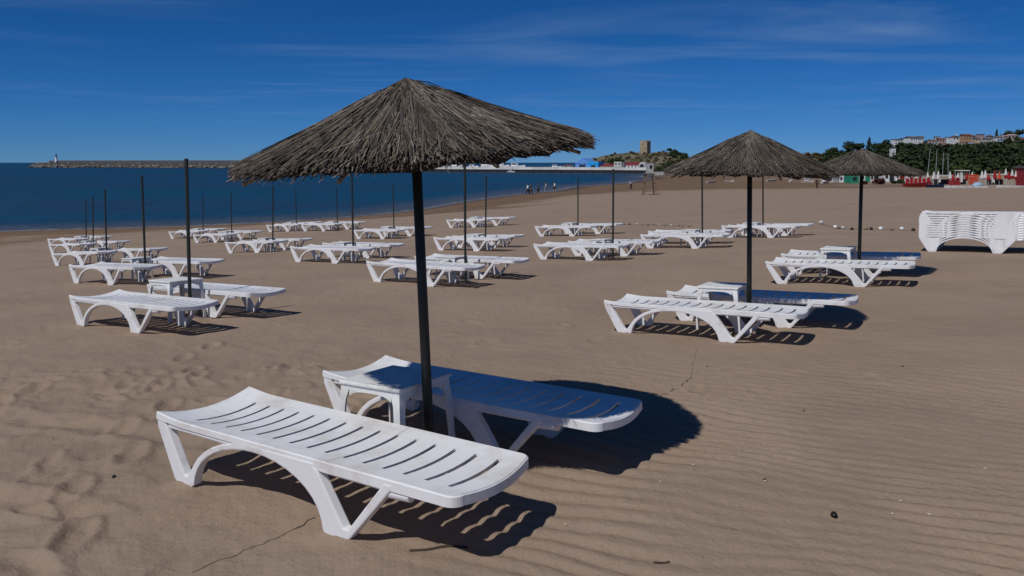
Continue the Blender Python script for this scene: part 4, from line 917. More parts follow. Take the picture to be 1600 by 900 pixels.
# ------------------------------------------------------------------ wooden lookout stand
def lookout():
    a = on_sand(1006, 305); d = a.y; k = px(d)
    t = thing('lookout_stand', 'tall wooden lookout stand of four legs on the beach before the castle hill', 'lookout stand', a)
    w_, h = 19*k, 34*k
    tops = [(.18*w_+.0, 0), (.80*w_, 0), (.80*w_, .7*w_), (.18*w_, .7*w_)]; feet = [(0, 0), (1.05*w_, -.05*w_), (1.0*w_, .9*w_), (.02*w_, .9*w_)]
    for (fx, fy), (tx, ty) in zip(feet, tops):
        z = sand_z(a.x+fx, a.y+fy)-a.z; mb = MB(); mb.tube([(fx, fy, z-.2), (tx, ty, h*.98)], .07, 6); mb.obj('leg', M['wood'], t)
    mb = MB(); mb.box(.05*w_, .95*w_, -.1*w_, .8*w_, h*.60, h*.63); mb.obj('platform', M['wood'], t)
    mb = MB(); mb.box(.02*w_, .98*w_, -.15*w_, .85*w_, h*.98, h*1.01); mb.obj('roof', M['wood'], t)
    for z in (.2, .4):
        mb = MB(); mb.tube([((.03+.1*z)*w_, 0, h*z), ((1.02-.15*z)*w_, 0, h*z)], .045, 6); mb.obj('rung', M['wood'], t)
    for s in (0, 1):
        mb = MB(); mb.tube([(.15*w_, .7*w_*s, h*.78), (.83*w_, .7*w_*s, h*.78)], .04, 6); mb.obj('rail', M['wood'], t)
lookout()

# ------------------------------------------------------------------ breakwater, lighthouse, quay and harbour
def tint_of(g, a=.55, b=1.35, w_=.08):
    k = g.uniform(a, b); q = g.uniform(-w_, w_); return (k*(1+q), k, k*(1-q))
def rocks(name, path, width, height, n, parent, seed, size=(.8, 1.8)):
    g = random.Random(seed); mb = MB(); L = [0]
    for a, b in zip(path, path[1:]): L.append(L[-1]+(Vector(b)-Vector(a)).length)
    for k in range(n):
        s = g.random()*L[-1]; i = max(j for j in range(len(L)-1) if L[j] <= s); f_ = (s-L[i])/(L[i+1]-L[i])
        p = Vector(path[i]).lerp(Vector(path[i+1]), f_); dr = (Vector(path[i+1])-Vector(path[i])).normalized(); nr = Vector((dr.y, -dr.x))
        o = g.uniform(-1, 1); hh = height*(1-abs(o)**1.4)*g.uniform(.6, 1.0); q = p+nr*o*width
        mb.tint = tint_of(g, .6, 1.5); r_ = g.uniform(*size)
        mb.blob((q.x, q.y, SEA+hh), (r_*g.uniform(.8, 1.5), r_*g.uniform(.8, 1.3), r_*g.uniform(.6, 1)), 6, 4, .22, g)
    o = mb.obj(name, M['boulder'], parent); o['kind'] = 'stuff'; return o
def sea_at(u, d): return Vector((ray(u, 254).x*d, d))
P_BW = [sea_at(56, 830), sea_at(150, 815), sea_at(370, 770), sea_at(520, 640), sea_at(690, 470)]
t = thing('breakwater', 'long low breakwater of piled rocks with a dark wall across the sea', 'breakwater', (P_BW[2].x, P_BW[2].y, SEA))
def local(pts, o): return [Vector((p.x-o.x, p.y-o.y)) for p in pts]
bwl = local(P_BW, t.location)
mb = MB()
for a, b in zip(bwl, bwl[1:]):
    dr = (b-a).normalized(); nr = Vector((dr.y, -dr.x))
    for (o0, z0), (o1, z1) in (((-9, -1), (-5, 4.0)), ((-5, 4.0), (5, 4.4)), ((5, 4.4), (9, -1))):
        mb.quad((*(a+nr*o0), z0), (*(b+nr*o0), z0), (*(b+nr*o1), z1), (*(a+nr*o1), z1))
mb.obj('rubble_core', M['quayside'], t)
o = rocks('boulders', bwl, 9.5, 4.6, 1900, t, 4, (1.1, 2.4)); o.location.z = -SEA
mb = MB()
for a, b in zip(bwl[:4], bwl[1:4]):
    dr = (b-a).normalized(); nr = Vector((dr.y, -dr.x)); s0 = 6 if a is bwl[0] else 0
    a2 = a+dr*s0*3
    for (o0, z0), (o1, z1) in (((2.0, 3.5), (2.0, 7.3)), ((2.0, 7.3), (-1.2, 7.3)), ((-1.2, 7.3), (-1.2, 3.5))):
        mb.quad((*(a2+nr*o0), z0), (*(b+nr*o0), z0), (*(b+nr*o1), z1), (*(a2+nr*o1), z1))
mb.obj('sea_wall', M['slate'], t)
p = sea_at(88, 822)
t = thing('lighthouse', 'small white lighthouse at the left end of the breakwater', 'lighthouse', (p.x, p.y, SEA+5.2))
mb = MB(); mb.tube([(0, 0, 0), (0, 0, 1.2)], 2.0, 10); mb.obj('base', M['offwhite'], t)
mb = MB(); mb.tube([(0, 0, 1.2), (0, 0, 6.4)], [1.35, .95], 12); mb.obj('tower', M['white'], t, smooth=False)
mb = MB(); mb.tube([(0, 0, 6.4), (0, 0, 6.75)], 1.5, 12); mb.obj('gallery', M['offwhite'], t)
mb = MB(); mb.tube([(0, 0, 6.75), (0, 0, 8.2)], .7, 8); mb.obj('lantern', M['glass'], t)
mb = MB(); mb.tube([(0, 0, 8.2), (0, 0, 9.0), (0, 0, 10.4)], [.9, .12, .05], 8); mb.obj('roof', M['slate'], t)

# quay: a long pale wall head on a waterside face coloured dark as the shade beneath it
QA, QB = sea_at(655, 452), sea_at(1012, 378)
t = thing('quay', 'long pale concrete quay with dark painted shade below, across the bay', 'quay', (QA.x, QA.y, SEA))
qd = (QB-QA); ql = qd.length; qang = math.atan2(qd.y, qd.x); t.rotation_euler.z = qang
mb = MB(); mb.box(0, ql, .3, 60, -1, 1.50); mb.obj('waterside', M['quayside'], t)
mb = MB(); mb.box(-2, ql+1, 0, 61, 1.505, 1.85); mb.obj('deck', M['concrete'], t)
mb = MB(); mb.box(0, ql*.45, .5, 1.1, 1.855, 2.5); mb.box(ql*.47, ql, .5, 1.1, 1.855, 2.9); mb.obj('parapet', M['concrete'], t)
for k in range(22):
    mb = MB(); mb.tube([(ql*(k+.5)/22, -.15, -.4), (ql*(k+.5)/22, -.15, 1.1)], .16, 6); mb.obj('fender', M['dark'], t)
QD = SEA+1.87
def on_quay(u, depth_in=12):
    r = ray(u, 254)
    # intersect sight line with the quay line pushed inland by depth_in
    n_ = Vector((-qd.y, qd.x)).normalized(); o = QA+n_*depth_in
    den = r.x*n_.x+1*n_.y; d = (o.x*n_.x+o.y*n_.y)/den
    return Vector((r.x*d, d, QD))
def wins(mb_parent, x0, x1, y, zs, n, w_, h, m='glass', name='window'):
    for z in zs:
        for k in range(n):
            xc = x0+(x1-x0)*(k+.5)/n; mb = MB(); mb.box(xc-w_/2, xc+w_/2, y-.06, y+.02, z, z+h); mb.obj(name, M[m], mb_parent)
def house(pos, w_, dp, h, wall, roof, label, rz=0.0, rh=None, style='gable', nwin=2, floors=1, cat='house', name='house', group=None, door=None):
    """walls, roof and openings; the front faces -y"""
    t = thing(name, label, cat, pos, rz, group)
    mb = MB(); mb.box(-w_/2, w_/2, 0, dp, -2.5, h); mb.obj('wall', M[wall], t)
    e = .25 if w_ > 3 else .1; rh = rh if rh is not None else w_*.2
    if style == 'flat':
        mb = MB(); mb.box(-w_/2-e*.6, w_/2+e*.6, -e*.6, dp+e*.6, h+.003, h+rh); mb.obj('roof', M[roof], t)
    elif style == 'gable':                                 # ridge along x
        mb = MB(); mb.v = [(-w_/2-e, -e, h-.05), (w_/2+e, -e, h-.05), (w_/2+e, dp+e, h-.05), (-w_/2-e, dp+e, h-.05), (-w_/2-e, dp/2, h+rh), (w_/2+e, dp/2, h+rh)]
        for f in ((0, 1, 5, 4), (2, 3, 4, 5), (0, 4, 3), (1, 2, 5), (3, 2, 1, 0)): mb._f(f)
        mb.obj('roof', M[roof], t)
    elif style == 'front':                                 # gable towards the viewer
        mb = MB(); mb.v = [(-w_/2-e, -e, h-.05), (w_/2+e, -e, h-.05), (w_/2+e, dp+e, h-.05), (-w_/2-e, dp+e, h-.05), (0, -e, h+rh), (0, dp+e, h+rh)]
        for f in ((0, 4, 5, 3), (1, 2, 5, 4), (0, 1, 4), (3, 5, 2), (3, 2, 1, 0)): mb._f(f)
        mb.obj('roof', M[roof], t)
    else:                                                  # hipped
        mb = MB(); mb.v = [(-w_/2-e, -e, h-.05), (w_/2+e, -e, h-.05), (w_/2+e, dp+e, h-.05), (-w_/2-e, dp+e, h-.05), (-w_*.22, dp/2, h+rh), (w_*.22, dp/2, h+rh)]
        for f in ((0, 1, 5, 4), (2, 3, 4, 5), (0, 4, 3), (1, 2, 5), (3, 2, 1, 0)): mb._f(f)
        mb.obj('roof', M[roof], t)
    fh = h/floors
    if nwin: wins(t, -w_*.46, w_*.46, 0, [fh*f+fh*.35 for f in range(floors)], nwin, w_*.46/nwin, fh*.42)
    if door: mb = MB(); mb.box(w_*.02, w_*.02+.9, -.08, .02, 0, min(2.1, h*.8)); mb.obj('door', M[door], t)
    return t
K = px(400)
p = on_quay(910, 22); house(p, 26*K, 9, 9*K, 'blue', 'blue', 'pale blue gabled boat shed on the quay', qang, 9*K, 'front', 1, cat='shed', name='boat_shed')
p = on_quay(927, 14); house(p, 17*K, 7, 8*K, 'cyan', 'cyan', 'bright blue low shed on the quay beside the pale blue gabled one', qang, 1.2, 'flat', 1, cat='shed', name='boat_shed')
p = on_quay(948, 16); house(p, 23*K, 7, 5*K, 'cream', 'maroon', 'long low quay building with a maroon roof right of the blue sheds', qang, 3.2*K, 'gable', 4, cat='building', name='quay_building')
p = on_quay(965, 11); house(p, 12*K, 6, 10*K, 'offwhite', 'offwhite', 'narrow whitish quay building between two maroon roofs', qang, .5, 'flat', 2, 2, cat='building', name='quay_building')
p = on_quay(985, 15); house(p, 25*K, 7, 6.2*K, 'white', 'maroon', 'white quay building with a maroon roof at the foot of the castle hill', qang, 4.5*K, 'gable', 4, cat='building', name='quay_building')
p = on_quay(1003, 8)
t = thing('arched_hall', 'small hall with a pale arched front at the right end of the quay', 'building', p, qang)
r_ = 5.6*K; o = [(-r_, 0), (r_, 0)]+[(r_*math.cos(a), 3*K+8*K*math.sin(a)) for a in [math.pi*k/12 for k in range(13)]]
extrude_outline(o, 0, 6).obj('vault', M['offwhite'], t, fix=True)
o = [(-r_*.7, .1), (r_*.7, .1)]+[(r_*.7*math.cos(a), 2*K+6.4*K*math.sin(a)) for a in [math.pi*k/12 for k in range(13)]]
extrude_outline(o, -.1, .05).obj('glazing', M['glass'], t, fix=True)
p = at(1017, 274, 372); p.z = SEA+1.0
house(p, 8*K, 4, 12*K, 'offwhite', 'wood', 'pale square kiosk at the root of the quay', .1, .6, 'flat', 1, cat='kiosk', name='kiosk')
p = on_quay(884, 16); house(p, 12*K, 5, 4.5*K, 'white', 'tiles', 'small white hut with an orange tiled roof left of the blue sheds', qang, 2.6*K, 'front', 1, cat='hut', name='hut')

def boat(u, d, ln, label, cabin=True, rz=None, hull='white', mast=0, group='boats moored along the quay', z=SEA):
    p = Vector((ray(u, 254).x*d, d, z)); t = thing('boat', label, 'boat', p, qang+rnd.uniform(-.2, .2) if rz is None else rz, group)
    mb = MB(); n = 8; prof = []
    for k in range(n+1):
        f_ = k/n; x = -ln/2+ln*f_; b = ln*.15*(1-max(0, (f_-.45)/.55)**2.2)*(.85+.15*min(1, f_*4)); prof.append((x, b, ln*.10+ln*.06*f_*f_))
    for x, b, h in prof: mb.v += [(x, -b, h), (x*.96, -b*.55, -.15), (x*.96, b*.55, -.15), (x, b, h)]
    for k in range(n):
        for q in range(3): mb._f((4*k+q, 4*k+4+q, 4*k+5+q, 4*k+1+q))
        mb._f((4*k+3, 4*k+7, 4*k+4, 4*k))
    mb._f((0, 1, 2, 3)); mb.obj('hull', M[hull], t, fix=True)
    if cabin:
        mb = MB(); mb.box(-ln*.22, ln*.12, -ln*.09, ln*.09, ln*.105, ln*.24, (.85, .8)); mb.obj('cabin', M['white'], t)
        mb = MB(); mb.box(-ln*.17, ln*.07, -ln*.092, -ln*.088, ln*.17, ln*.215); mb.obj('window', M['glass'], t)
        mb = MB(); mb.box(-ln*.25, ln*.10, -ln*.10, ln*.10, ln*.242, ln*.255); mb.obj('cabin_roof', M['paleblue' if int(u) % 2 else 'white'], t)
    if mast: mb = MB(); mb.tube([(0, 0, ln*.1), (0, 0, mast)], .06, 5); mb.obj('mast', M['offwhite'], t)
    return t
for u, d, ln, lb in ((668, 470, 6.5, 'small white boat at the left end of the quay, below the big umbrella'), (690, 462, 5.5, 'small white boat, second from the left end of the quay'), (712, 455, 7.5, 'white cabin boat on the quay just left of the bare pole\'s top'),
                     (738, 449, 6.0, 'white boat on the quay just right of the bare pole\'s top'), (760, 446, 9.0, 'longer white cabin boat in the middle of the quay'), (783, 440, 8.5, 'white cabin boat with a high cabin, right of the longer one'),
                     (806, 428, 8.0, 'white boat on the quay above the group of people'), (868, 425, 5.5, 'small white boat left of the orange tiled hut')):
    boat(u, d+10, ln*1.45, lb, z=QD+.15)
boat(798, 417, 5.0, 'small white boat afloat at the foot of the dark quay wall', group=None)

# ------------------------------------------------------------------ hills
def hill_mesh(name, skyline, d0, d1, d2, foot, mat_, seed, power=.8, nx=90, ny=26, rough=1.0):
    """terrain between depths d0 (foot) and d1 (ridge), dropping to d2 behind; skyline = (photo column, row) of the bare ridge at depth d1"""
    g = np.random.RandomState(seed); us = np.linspace(skyline[0][0], skyline[-1][0], nx)
    rows = np.interp(us, [s[0] for s in skyline], [s[1] for s in skyline]); mb = MB(); rel = []
    for i, (u, rw) in enumerate(zip(us, rows)):
        top = at(u, rw, d1).z
        for j in range(ny+1):
            f_ = j/ny
            if f_ < .7: q = f_/.7; d = d0+(d1-d0)*q; z = foot+(top-foot)*q**power
            else: q = (f_-.7)/.3; d = d1+(d2-d1)*q; z = top+(foot-2-top)*(q**1.6)
            x = ray(u, 254).x*d
            amp = rough*math.sin(min(1, f_/.7)*math.pi*.5)*(1 if 0 < f_ < 1 else 0)
            z += amp*(1.6*float(vnoise(np.array([x*.05]), np.array([d*.05+seed]))[0])+.8*float(vnoise(np.array([x*.16]), np.array([d*.16+seed]))[0]))
            mb.v.append((x, d, z))
    for i in range(nx-1):
        for j in range(ny): mb._f((i*(ny+1)+j, (i+1)*(ny+1)+j, (i+1)*(ny+1)+j+1, i*(ny+1)+j+1))
    o = mb.obj(name, mat_, smooth=True); o['kind'] = 'structure'
    if o.data.polygons[0].normal.z < 0: o.data.flip_normals()
    V = np.array(mb.v).reshape(nx, ny+1, 3)
    def height(u, d):
        i = min(max((u-us[0])/(us[-1]-us[0])*(nx-1), 0), nx-1.001); ii = int(i); fi = i-ii
        col = V[ii]*(1-fi)+V[ii+1]*fi; k = int(np.argmin(abs(col[:, 1]-d))); k = min(max(k, 1), ny-1)
        a, b = (k, k+1) if d > col[k, 1] else (k-1, k)
        f_ = (d-col[a, 1])/max(1e-6, col[b, 1]-col[a, 1]); c = col[a]*(1-f_)+col[b]*f_
        return Vector((ray(u, 254).x*d, d, float(c[2])))
    return height
CH = hill_mesh('castle_hill', [(905, 258), (922, 252), (935, 248.5), (950, 244), (965, 241), (985, 238), (1000, 237), (1020, 236.5), (1040, 237), (1055, 238), (1068, 242), (1080, 248), (1100, 255), (1120, 262)], 425, 500, 580, SEA+.5, M['hillsoil'], 11, .75, 80, 26, 1.6)
SL = hill_mesh('scrub_slope', [(1006, 272), (1022, 265), (1040, 259), (1058, 253), (1075, 248), (1100, 244), (1150, 241), (1230, 240), (1300, 243), (1330, 246)], 330, 392, 470, SEA-.5, M['hillsoil'], 5, .8, 80, 24, 1.2)
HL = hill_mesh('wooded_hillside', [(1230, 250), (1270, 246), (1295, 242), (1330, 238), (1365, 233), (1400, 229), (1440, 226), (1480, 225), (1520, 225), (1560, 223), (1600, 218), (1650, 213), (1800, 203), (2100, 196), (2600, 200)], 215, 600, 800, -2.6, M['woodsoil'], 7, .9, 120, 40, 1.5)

# castle tower
p = CH(1008, 500); p.z -= .6; K5 = px(500)
t = thing('castle_tower', 'square ruined stone castle tower on top of the hill', 'tower', p, R(-36))
w_, h = 12.4*K5, 21*K5
mb = MB(); mb.box(-w_/2, w_/2, -w_/2, w_/2, -3, h); mb.obj('wall', M['castle'], t)
for k in range(4):
    for s in (-1, 1):
        mb = MB(); x = -w_/2+.45+(w_-.9)*k/3; hh = (.55, .2, .4, .7)[k]
        mb.box(x-.42, x+.42, s*w_/2-.30*(s > 0)-.002*s, s*w_/2+.30*(s < 0)-.002*s, h+.003, h+hh); mb.obj('merlon', M['castle'], t)
for x, z in ((-.6, h*.72), (.9, h*.40)):
    mb = MB(); mb.box(x-.22, x+.22, -w_/2-.03, -w_/2+.1, z, z+.9); mb.obj('arrow_slit', M['dark'], t)
mb = MB(); g = random.Random(3)
for k in range(60):
    a = g.uniform(0, 6.28); rr = w_*g.uniform(.55, 1.0); q = g.uniform(.4, 1.1); mb.tint = None
    mb.blob((rr*math.cos(a), rr*math.sin(a), -.2-.3*(rr-w_*.5)), (q*1.3, q, q*.7), 6, 4, .25, g)
o = mb.obj('fallen_stones', M['castle'], t); o['kind'] = 'stuff'
mb = MB(); mb.box(-w_*.75, w_*.8, -w_*.95, -w_*.55, -3.2, .5); mb.obj('outer_wall', M['castle'], t)

# ------------------------------------------------------------------ foliage
def leaves(mb, c, r, n, g, size, a=.55, b=1.5, flat=.5):
    """leaf-sized faces spread through a clump"""
    for k in range(n):
        d = Vector((g.gauss(0, 1), g.gauss(0, 1), g.gauss(0, 1)))
        if d.length < 1e-4: continue
        d.normalize(); f_ = g.random()**.45; p = Vector((c[0]+d.x*r[0]*f_, c[1]+d.y*r[1]*f_, c[2]+d.z*r[2]*f_))
        nr = (d+Vector((g.uniform(-flat, flat), g.uniform(-flat, flat), g.uniform(-.2, .8)))).normalized()
        u_ = nr.orthogonal().normalized(); v_ = nr.cross(u_); an = g.uniform(0, 6.28); uu = u_*math.cos(an)+v_*math.sin(an); vv = nr.cross(uu)
        s = size*g.uniform(.6, 1.4); k_ = g.uniform(a, b); mb.tint = (k_*g.uniform(.9, 1.15), k_, k_*g.uniform(.75, 1.0))
        mb.quad(p-uu*s-vv*s*.7, p+uu*s-vv*s*.7, p+uu*s+vv*s*.7, p-uu*s+vv*s*.7)
def wood(name, height, u0, u1, d0, d1, n, size, m, seed, per=46, leaf=.55, fn=None):
    g = random.Random(seed); mb = MB()
    for k in range(n):
        u = g.uniform(u0, u1); f_ = g.random(); d = d0+(d1-d0)*f_
        if fn and not fn(u, d, g): continue
        c = height(u, d); s = g.uniform(*size); tn = g.uniform(.6, 1.35)
        leaves(mb, (c.x, c.y, c.z+s*.55), (s, s, s*g.uniform(.6, .95)), per, g, leaf*(.6+d/700), .45*tn, 1.3*tn)
    o = mb.obj(name, m); o['kind'] = 'stuff'; return o
def below_houses(u, d, g): return d < 470+25*math.sin(u*.05) or (g.random() < .10 and d > 560)
wood('hillside_wood', HL, 1285, 1640, 228, 600, 1150, (1.6, 3.6), M['leaf'], 21, 44, .50, below_houses)
wood('hilltop_wood', HL, 1640, 2300, 240, 600, 170, (2.5, 4.5), M['leaf'], 22, 30, .9)
wood('pale_copse', HL, 1487, 1532, 228, 262, 26, (1.6, 2.6), M['leaf2'], 23, 60, .36)
wood('slope_scrub', SL, 1025, 1320, 336, 396, 330, (.7, 1.7), M['scrub'], 24, 30, .32)
wood('castle_scrub', CH, 925, 1085, 432, 500, 150, (.5, 1.2), M['scrub'], 25, 22, .30)
wood('castle_hill_bushes', CH, 1048, 1075, 470, 500, 26, (1.2, 2.2), M['leaf'], 26, 40, .35)
wood('slope_bushes', SL, 1026, 1110, 334, 392, 150, (.8, 1.7), M['leaf'], 27, 36, .34)
def tree(pos, h, r, label, kind='round', m='leaf', n=260, seed=1, leaf=.4, cat='tree', name='tree', group=None):
    g = random.Random(seed); t = thing(name, label, cat, pos, 0, group)
    mb = MB(); mb.tube([(0, 0, -1), (g.uniform(-.1, .1)*h*.2, 0, h*.35), (g.uniform(-.1, .1)*h*.3, 0, h*.75)], [h*.035, h*.026, h*.012], 7)
    for k in range(5):
        a = g.uniform(0, 6.28); z = h*g.uniform(.3, .6); mb.tube([(0, 0, z), (r*.6*math.cos(a), r*.6*math.sin(a), z+h*.18)], [h*.014, h*.006], 5)
    mb.obj('trunk', M['trunk'], t)
    mb = MB()
    if kind == 'round':
        for k in range(9):
            a = g.uniform(0, 6.28); q = g.uniform(.1, .65)*r; z = h*g.uniform(.42, .82); s = r*g.uniform(.38, .58)
            leaves(mb, (q*math.cos(a), q*math.sin(a), z), (s, s, s*.75), n//9, g, leaf, .5, 1.4)
    else:
        for k in range(10):
            f_ = k/9; s = r*(1-f_)**.8*.8+.25
            leaves(mb, (g.uniform(-.1, .1)*r, g.uniform(-.1, .1)*r, h*(.18+.80*f_)), (s, s, h*.09), n//10, g, leaf*.8, .5, 1.3)
    mb.obj('crown', M[m], t)
    return t
for u, v, d, h, r, kind, lb, sd_ in ((1301, 247, 420, 6.0, 4.2, 'round', 'dark round tree at the left end of the wooded skyline', 31), (1328, 240, 430, 7.5, 5.6, 'round', 'broad dark tree on the skyline above the far umbrella\'s top', 32),
        (1358, 236, 440, 7.6, 2.6, 'cone', 'pointed dark conifer on the skyline right of the far umbrella\'s top', 33), (1386, 234, 450, 6.0, 4.0, 'round', 'dark round tree on the skyline left of the white cube tower', 34),
        (1557, 220, 590, 8.5, 2.0, 'cone', 'slim dark cypress standing above the hilltop houses', 35), (1578, 214, 590, 4.5, 5.0, 'round', 'dark tree left of the last hilltop house', 36), (1592, 212, 585, 4.8, 4.5, 'round', 'dark tree at the right edge of the hilltop', 37),
        (1046, 237, 498, 2.6, 1.6, 'round', 'single small dark tree on the crest right of the castle tower', 38), (962, 260, 421, 5.0, 4.5, 'round', 'dark tree behind the maroon quay roofs', 39),
        (1340, 236, 436, 5.0, 3.6, 'round', 'dark tree filling the gap left of the pointed conifer', 40), (1372, 236, 445, 5.0, 3.6, 'round', 'dark tree just right of the pointed conifer', 41)):
    p = at(u, v, d); p.z -= .5
    tree(p, h, r, lb, kind, seed=sd_, n=420 if kind == 'round' else 300, leaf=.42)

# hilltop houses
HH = [ # column, base row, width, wall height (photo pixels), depth, wall, roof, style, windows, floors, label
 (1382, 232, 12, 7, 470, 'greywall', 'slate', 'flat', 2, 2, 'grey flat roofed house half hidden by skyline trees'),
 (1404, 226, 16, 9, 560, 'white', 'slate', 'flat', 3, 2, 'white two storey house at the left end of the hilltop row'),
 (1414, 222, 9, 6, 585, 'greywall', 'slate', 'flat', 2, 1, 'small grey rooftop house behind the first white hilltop house'),
 (1432, 220, 26, 5.5, 570, 'white', 'slate', 'gable', 5, 1, 'long low white house on the hilltop with many windows'),
 (1458, 227, 16, 7.5, 560, 'offwhite', 'tiles', 'hip', 3, 1, 'off white house with tiled hip roof left of the dark skyline gap'),
 (1472, 224, 11, 7, 575, 'pinkwall', 'tiles', 'gable', 2, 1, 'pinkish house with tiled roof beside the off white hip roofed one'),
 (1484, 219, 10, 5, 595, 'white', 'slate', 'flat', 2, 1, 'small white box house on the ridge'),
 (1494, 220, 12, 6.5, 570, 'white', 'tiles', 'front', 2, 1, 'white house with a white chimney, its gable to the beach'),
 (1512, 218, 16, 7.5, 565, 'orange', 'tiles', 'gable', 3, 2, 'orange two storey house in the middle of the hilltop row'),
 (1528, 221, 9, 5, 560, 'cream', 'slate', 'gable', 2, 1, 'small cream house right of the orange one'),
 (1534, 215, 10, 5.5, 590, 'pinkwall', 'slate', 'flat', 2, 1, 'small pink house on the ridge right of the orange one'),
 (1545, 224, 11, 8, 570, 'offwhite', 'slate', 'gable', 2, 2, 'tall off white house with a dark roof before the cypress'),
 (1553, 230, 14, 6, 548, 'paleblue', 'slate', 'flat', 3, 1, 'pale bluish house lowest of the hilltop houses'),
 (1562, 221, 13, 7.5, 565, 'white', 'slate', 'hip', 2, 2, 'white hip roofed house below the cypress'),
 (1570, 223, 10, 5.5, 552, 'paleblue', 'slate', 'flat', 2, 1, 'small pale bluish house under the white hip roofed house'),
 (1583, 217, 20, 6, 572, 'pinkwall', 'pinkwall', 'front', 3, 1, 'wide pinkish house with a pale gable near the right edge'),
 (1582, 228, 11, 4.5, 553, 'offwhite', 'slate', 'flat', 2, 1, 'small off white house below the wide pink gabled one'),
 (1597, 223, 9, 6.5, 570, 'greywall', 'tiles', 'gable', 2, 1, 'grey house with tiled roof cut by the right edge'),
 (1503, 227, 12, 4, 548, 'cream', 'slate', 'flat', 2, 1, 'low cream wall house in the trees below the orange one'),
 (1521, 233, 9, 4, 520, 'greywall', 'slate', 'gable', 2, 1, 'small grey house alone in the dark wood'),
 (1425, 232, 10, 5, 500, 'offwhite', 'tiles', 'hip', 2, 1, 'off white house with tiled roof standing lower among the trees at left'),
 (1447, 231, 9, 5, 505, 'pinkwall', 'slate', 'gable', 2, 1, 'pinkish house lower in the trees below the long white one'),
 (1538, 231, 10, 5.5, 500, 'white', 'tiles', 'gable', 2, 1, 'white house with tiled roof lower in the trees right of the orange one'),
 (1566, 234, 12, 5, 495, 'cream', 'tiles', 'hip', 2, 1, 'cream house with tiled roof low in the trees under the bluish ones'),
 (1590, 232, 11, 6, 500, 'white', 'slate', 'flat', 2, 2, 'white box house low in the trees near the right edge'),
 (1475, 230, 8, 5, 505, 'greywall', 'tiles', 'gable', 2, 1, 'grey house with tiled roof in the trees under the pinkish tiled one'),
 (1489, 235, 8, 3.5, 520, 'greywall', 'slate', 'flat', 1, 1, 'tiny grey hut in the dark wood below the hilltop row')]
HH += [(1440, 219, 9, 5, 596, 'greywall', 'slate', 'gable', 2, 1, 'grey house on the ridge behind the long low white one'),
 (1465, 218, 8, 4.5, 597, 'offwhite', 'slate', 'flat', 2, 1, 'pale box house on the ridge between the tiled ones'),
 (1506, 216, 8, 5, 597, 'white', 'slate', 'hip', 2, 1, 'white hip roofed house on the ridge left above the orange one'),
 (1522, 217, 9, 4.5, 597, 'offwhite', 'slate', 'gable', 2, 1, 'pale gabled house on the ridge right above the orange one'),
 (1571, 215, 10, 5, 595, 'white', 'slate', 'flat', 2, 1, 'white flat house on the ridge right of the cypress'),
 (1549, 217, 8, 5, 597, 'greywall', 'slate', 'hip', 2, 1, 'grey house on the ridge just left of the cypress'),
 (1414, 230, 8, 4.5, 520, 'offwhite', 'slate', 'gable', 1, 1, 'small pale house just below the leftmost white house'),
 (1509, 234, 8, 4, 500, 'offwhite', 'slate', 'gable', 1, 1, 'small pale gabled house low in the wood under the cream one')]
for u, v, wpx, hpx, d, wl_, rf, stl, nw, fl, lb in HH:
    k = px(d); p = at(u, v, d)
    t = house(p, wpx*k*.86, max(4, wpx*k*.6), hpx*k*.85, wl_, rf, lb, R(rnd.uniform(-14, 14)), 2.6*k if stl != 'flat' else 1.0*k, stl, nw, fl, group='houses along the wooded hilltop')
    if 'chimney' in lb: mb = MB(); mb.box(1.0, 1.8, 1.5, 2.3, hpx*k, hpx*k+4.5*k); mb.obj('chimney', M['white'], t)
k = px(300); p = at(1396, 245, 300)
t = thing('water_tower', 'white cube shaped tower rising from the trees behind the far umbrella', 'tower', p)
mb = MB(); mb.box(-3.4*k, 3.4*k, 0, 6*k, -6, 12.6*k); mb.obj('wall', M['white'], t)
mb = MB(); mb.box(-3.7*k, 3.7*k, -.1, 6.2*k, 12.62*k, 13.4*k); mb.obj('roof', M['offwhite'], t)
for z in (3, 8): mb = MB(); mb.box(-1.0*k, 1.0*k, -.06, .03, z*k, (z+2.2)*k); mb.obj('window', M['greywall'], t)

# ------------------------------------------------------------------ beach huts, boats and parasols at the back of the beach
def back(u, d):
    r = ray(u, 254); x = r.x*d; return Vector((x, d, sand_z(x, d)))
k = px(165)
for u, wpx, hpx, wl_, rf, dr, lb in ((1302, 17, 10, 'offwhite', 'slate', 'greywall', 'grey white beach hut left of the green kiosk'), (1318, 13, 11, 'white', 'slate', 'paleblue', 'white beach hut touching the green kiosk'),
        (1352, 14, 13, 'white', 'offwhite', 'green', 'white beach hut right of the green kiosk'), (1366, 13, 13, 'offwhite', 'slate', 'glass', 'off white beach hut behind the dark red bush'),
        (1390, 18, 16, 'white', 'offwhite', 'glass', 'white beach hut with dark windows right of the dark red bush'), (1406, 13, 16, 'white', 'offwhite', 'redpaint', 'white beach hut with a red door by the red boats'), (1418, 10, 14, 'white', 'offwhite', 'glass', 'narrow white beach hut behind the red fabric row')):
    p = back(u, 165); house(p, wpx*k*.96, 4, hpx*k, wl_, rf, lb, R(-4), .25, 'flat', 2, 1, 'beach hut', 'beach_hut', 'white huts at the back of the beach', dr)
p = back(1336, 158); t = house(p, 13*k, 3, 12*k, 'green', 'green', 'green kiosk hut behind the far umbrella\'s pole', 0, .3, 'flat', 1, 1, 'kiosk', 'kiosk')
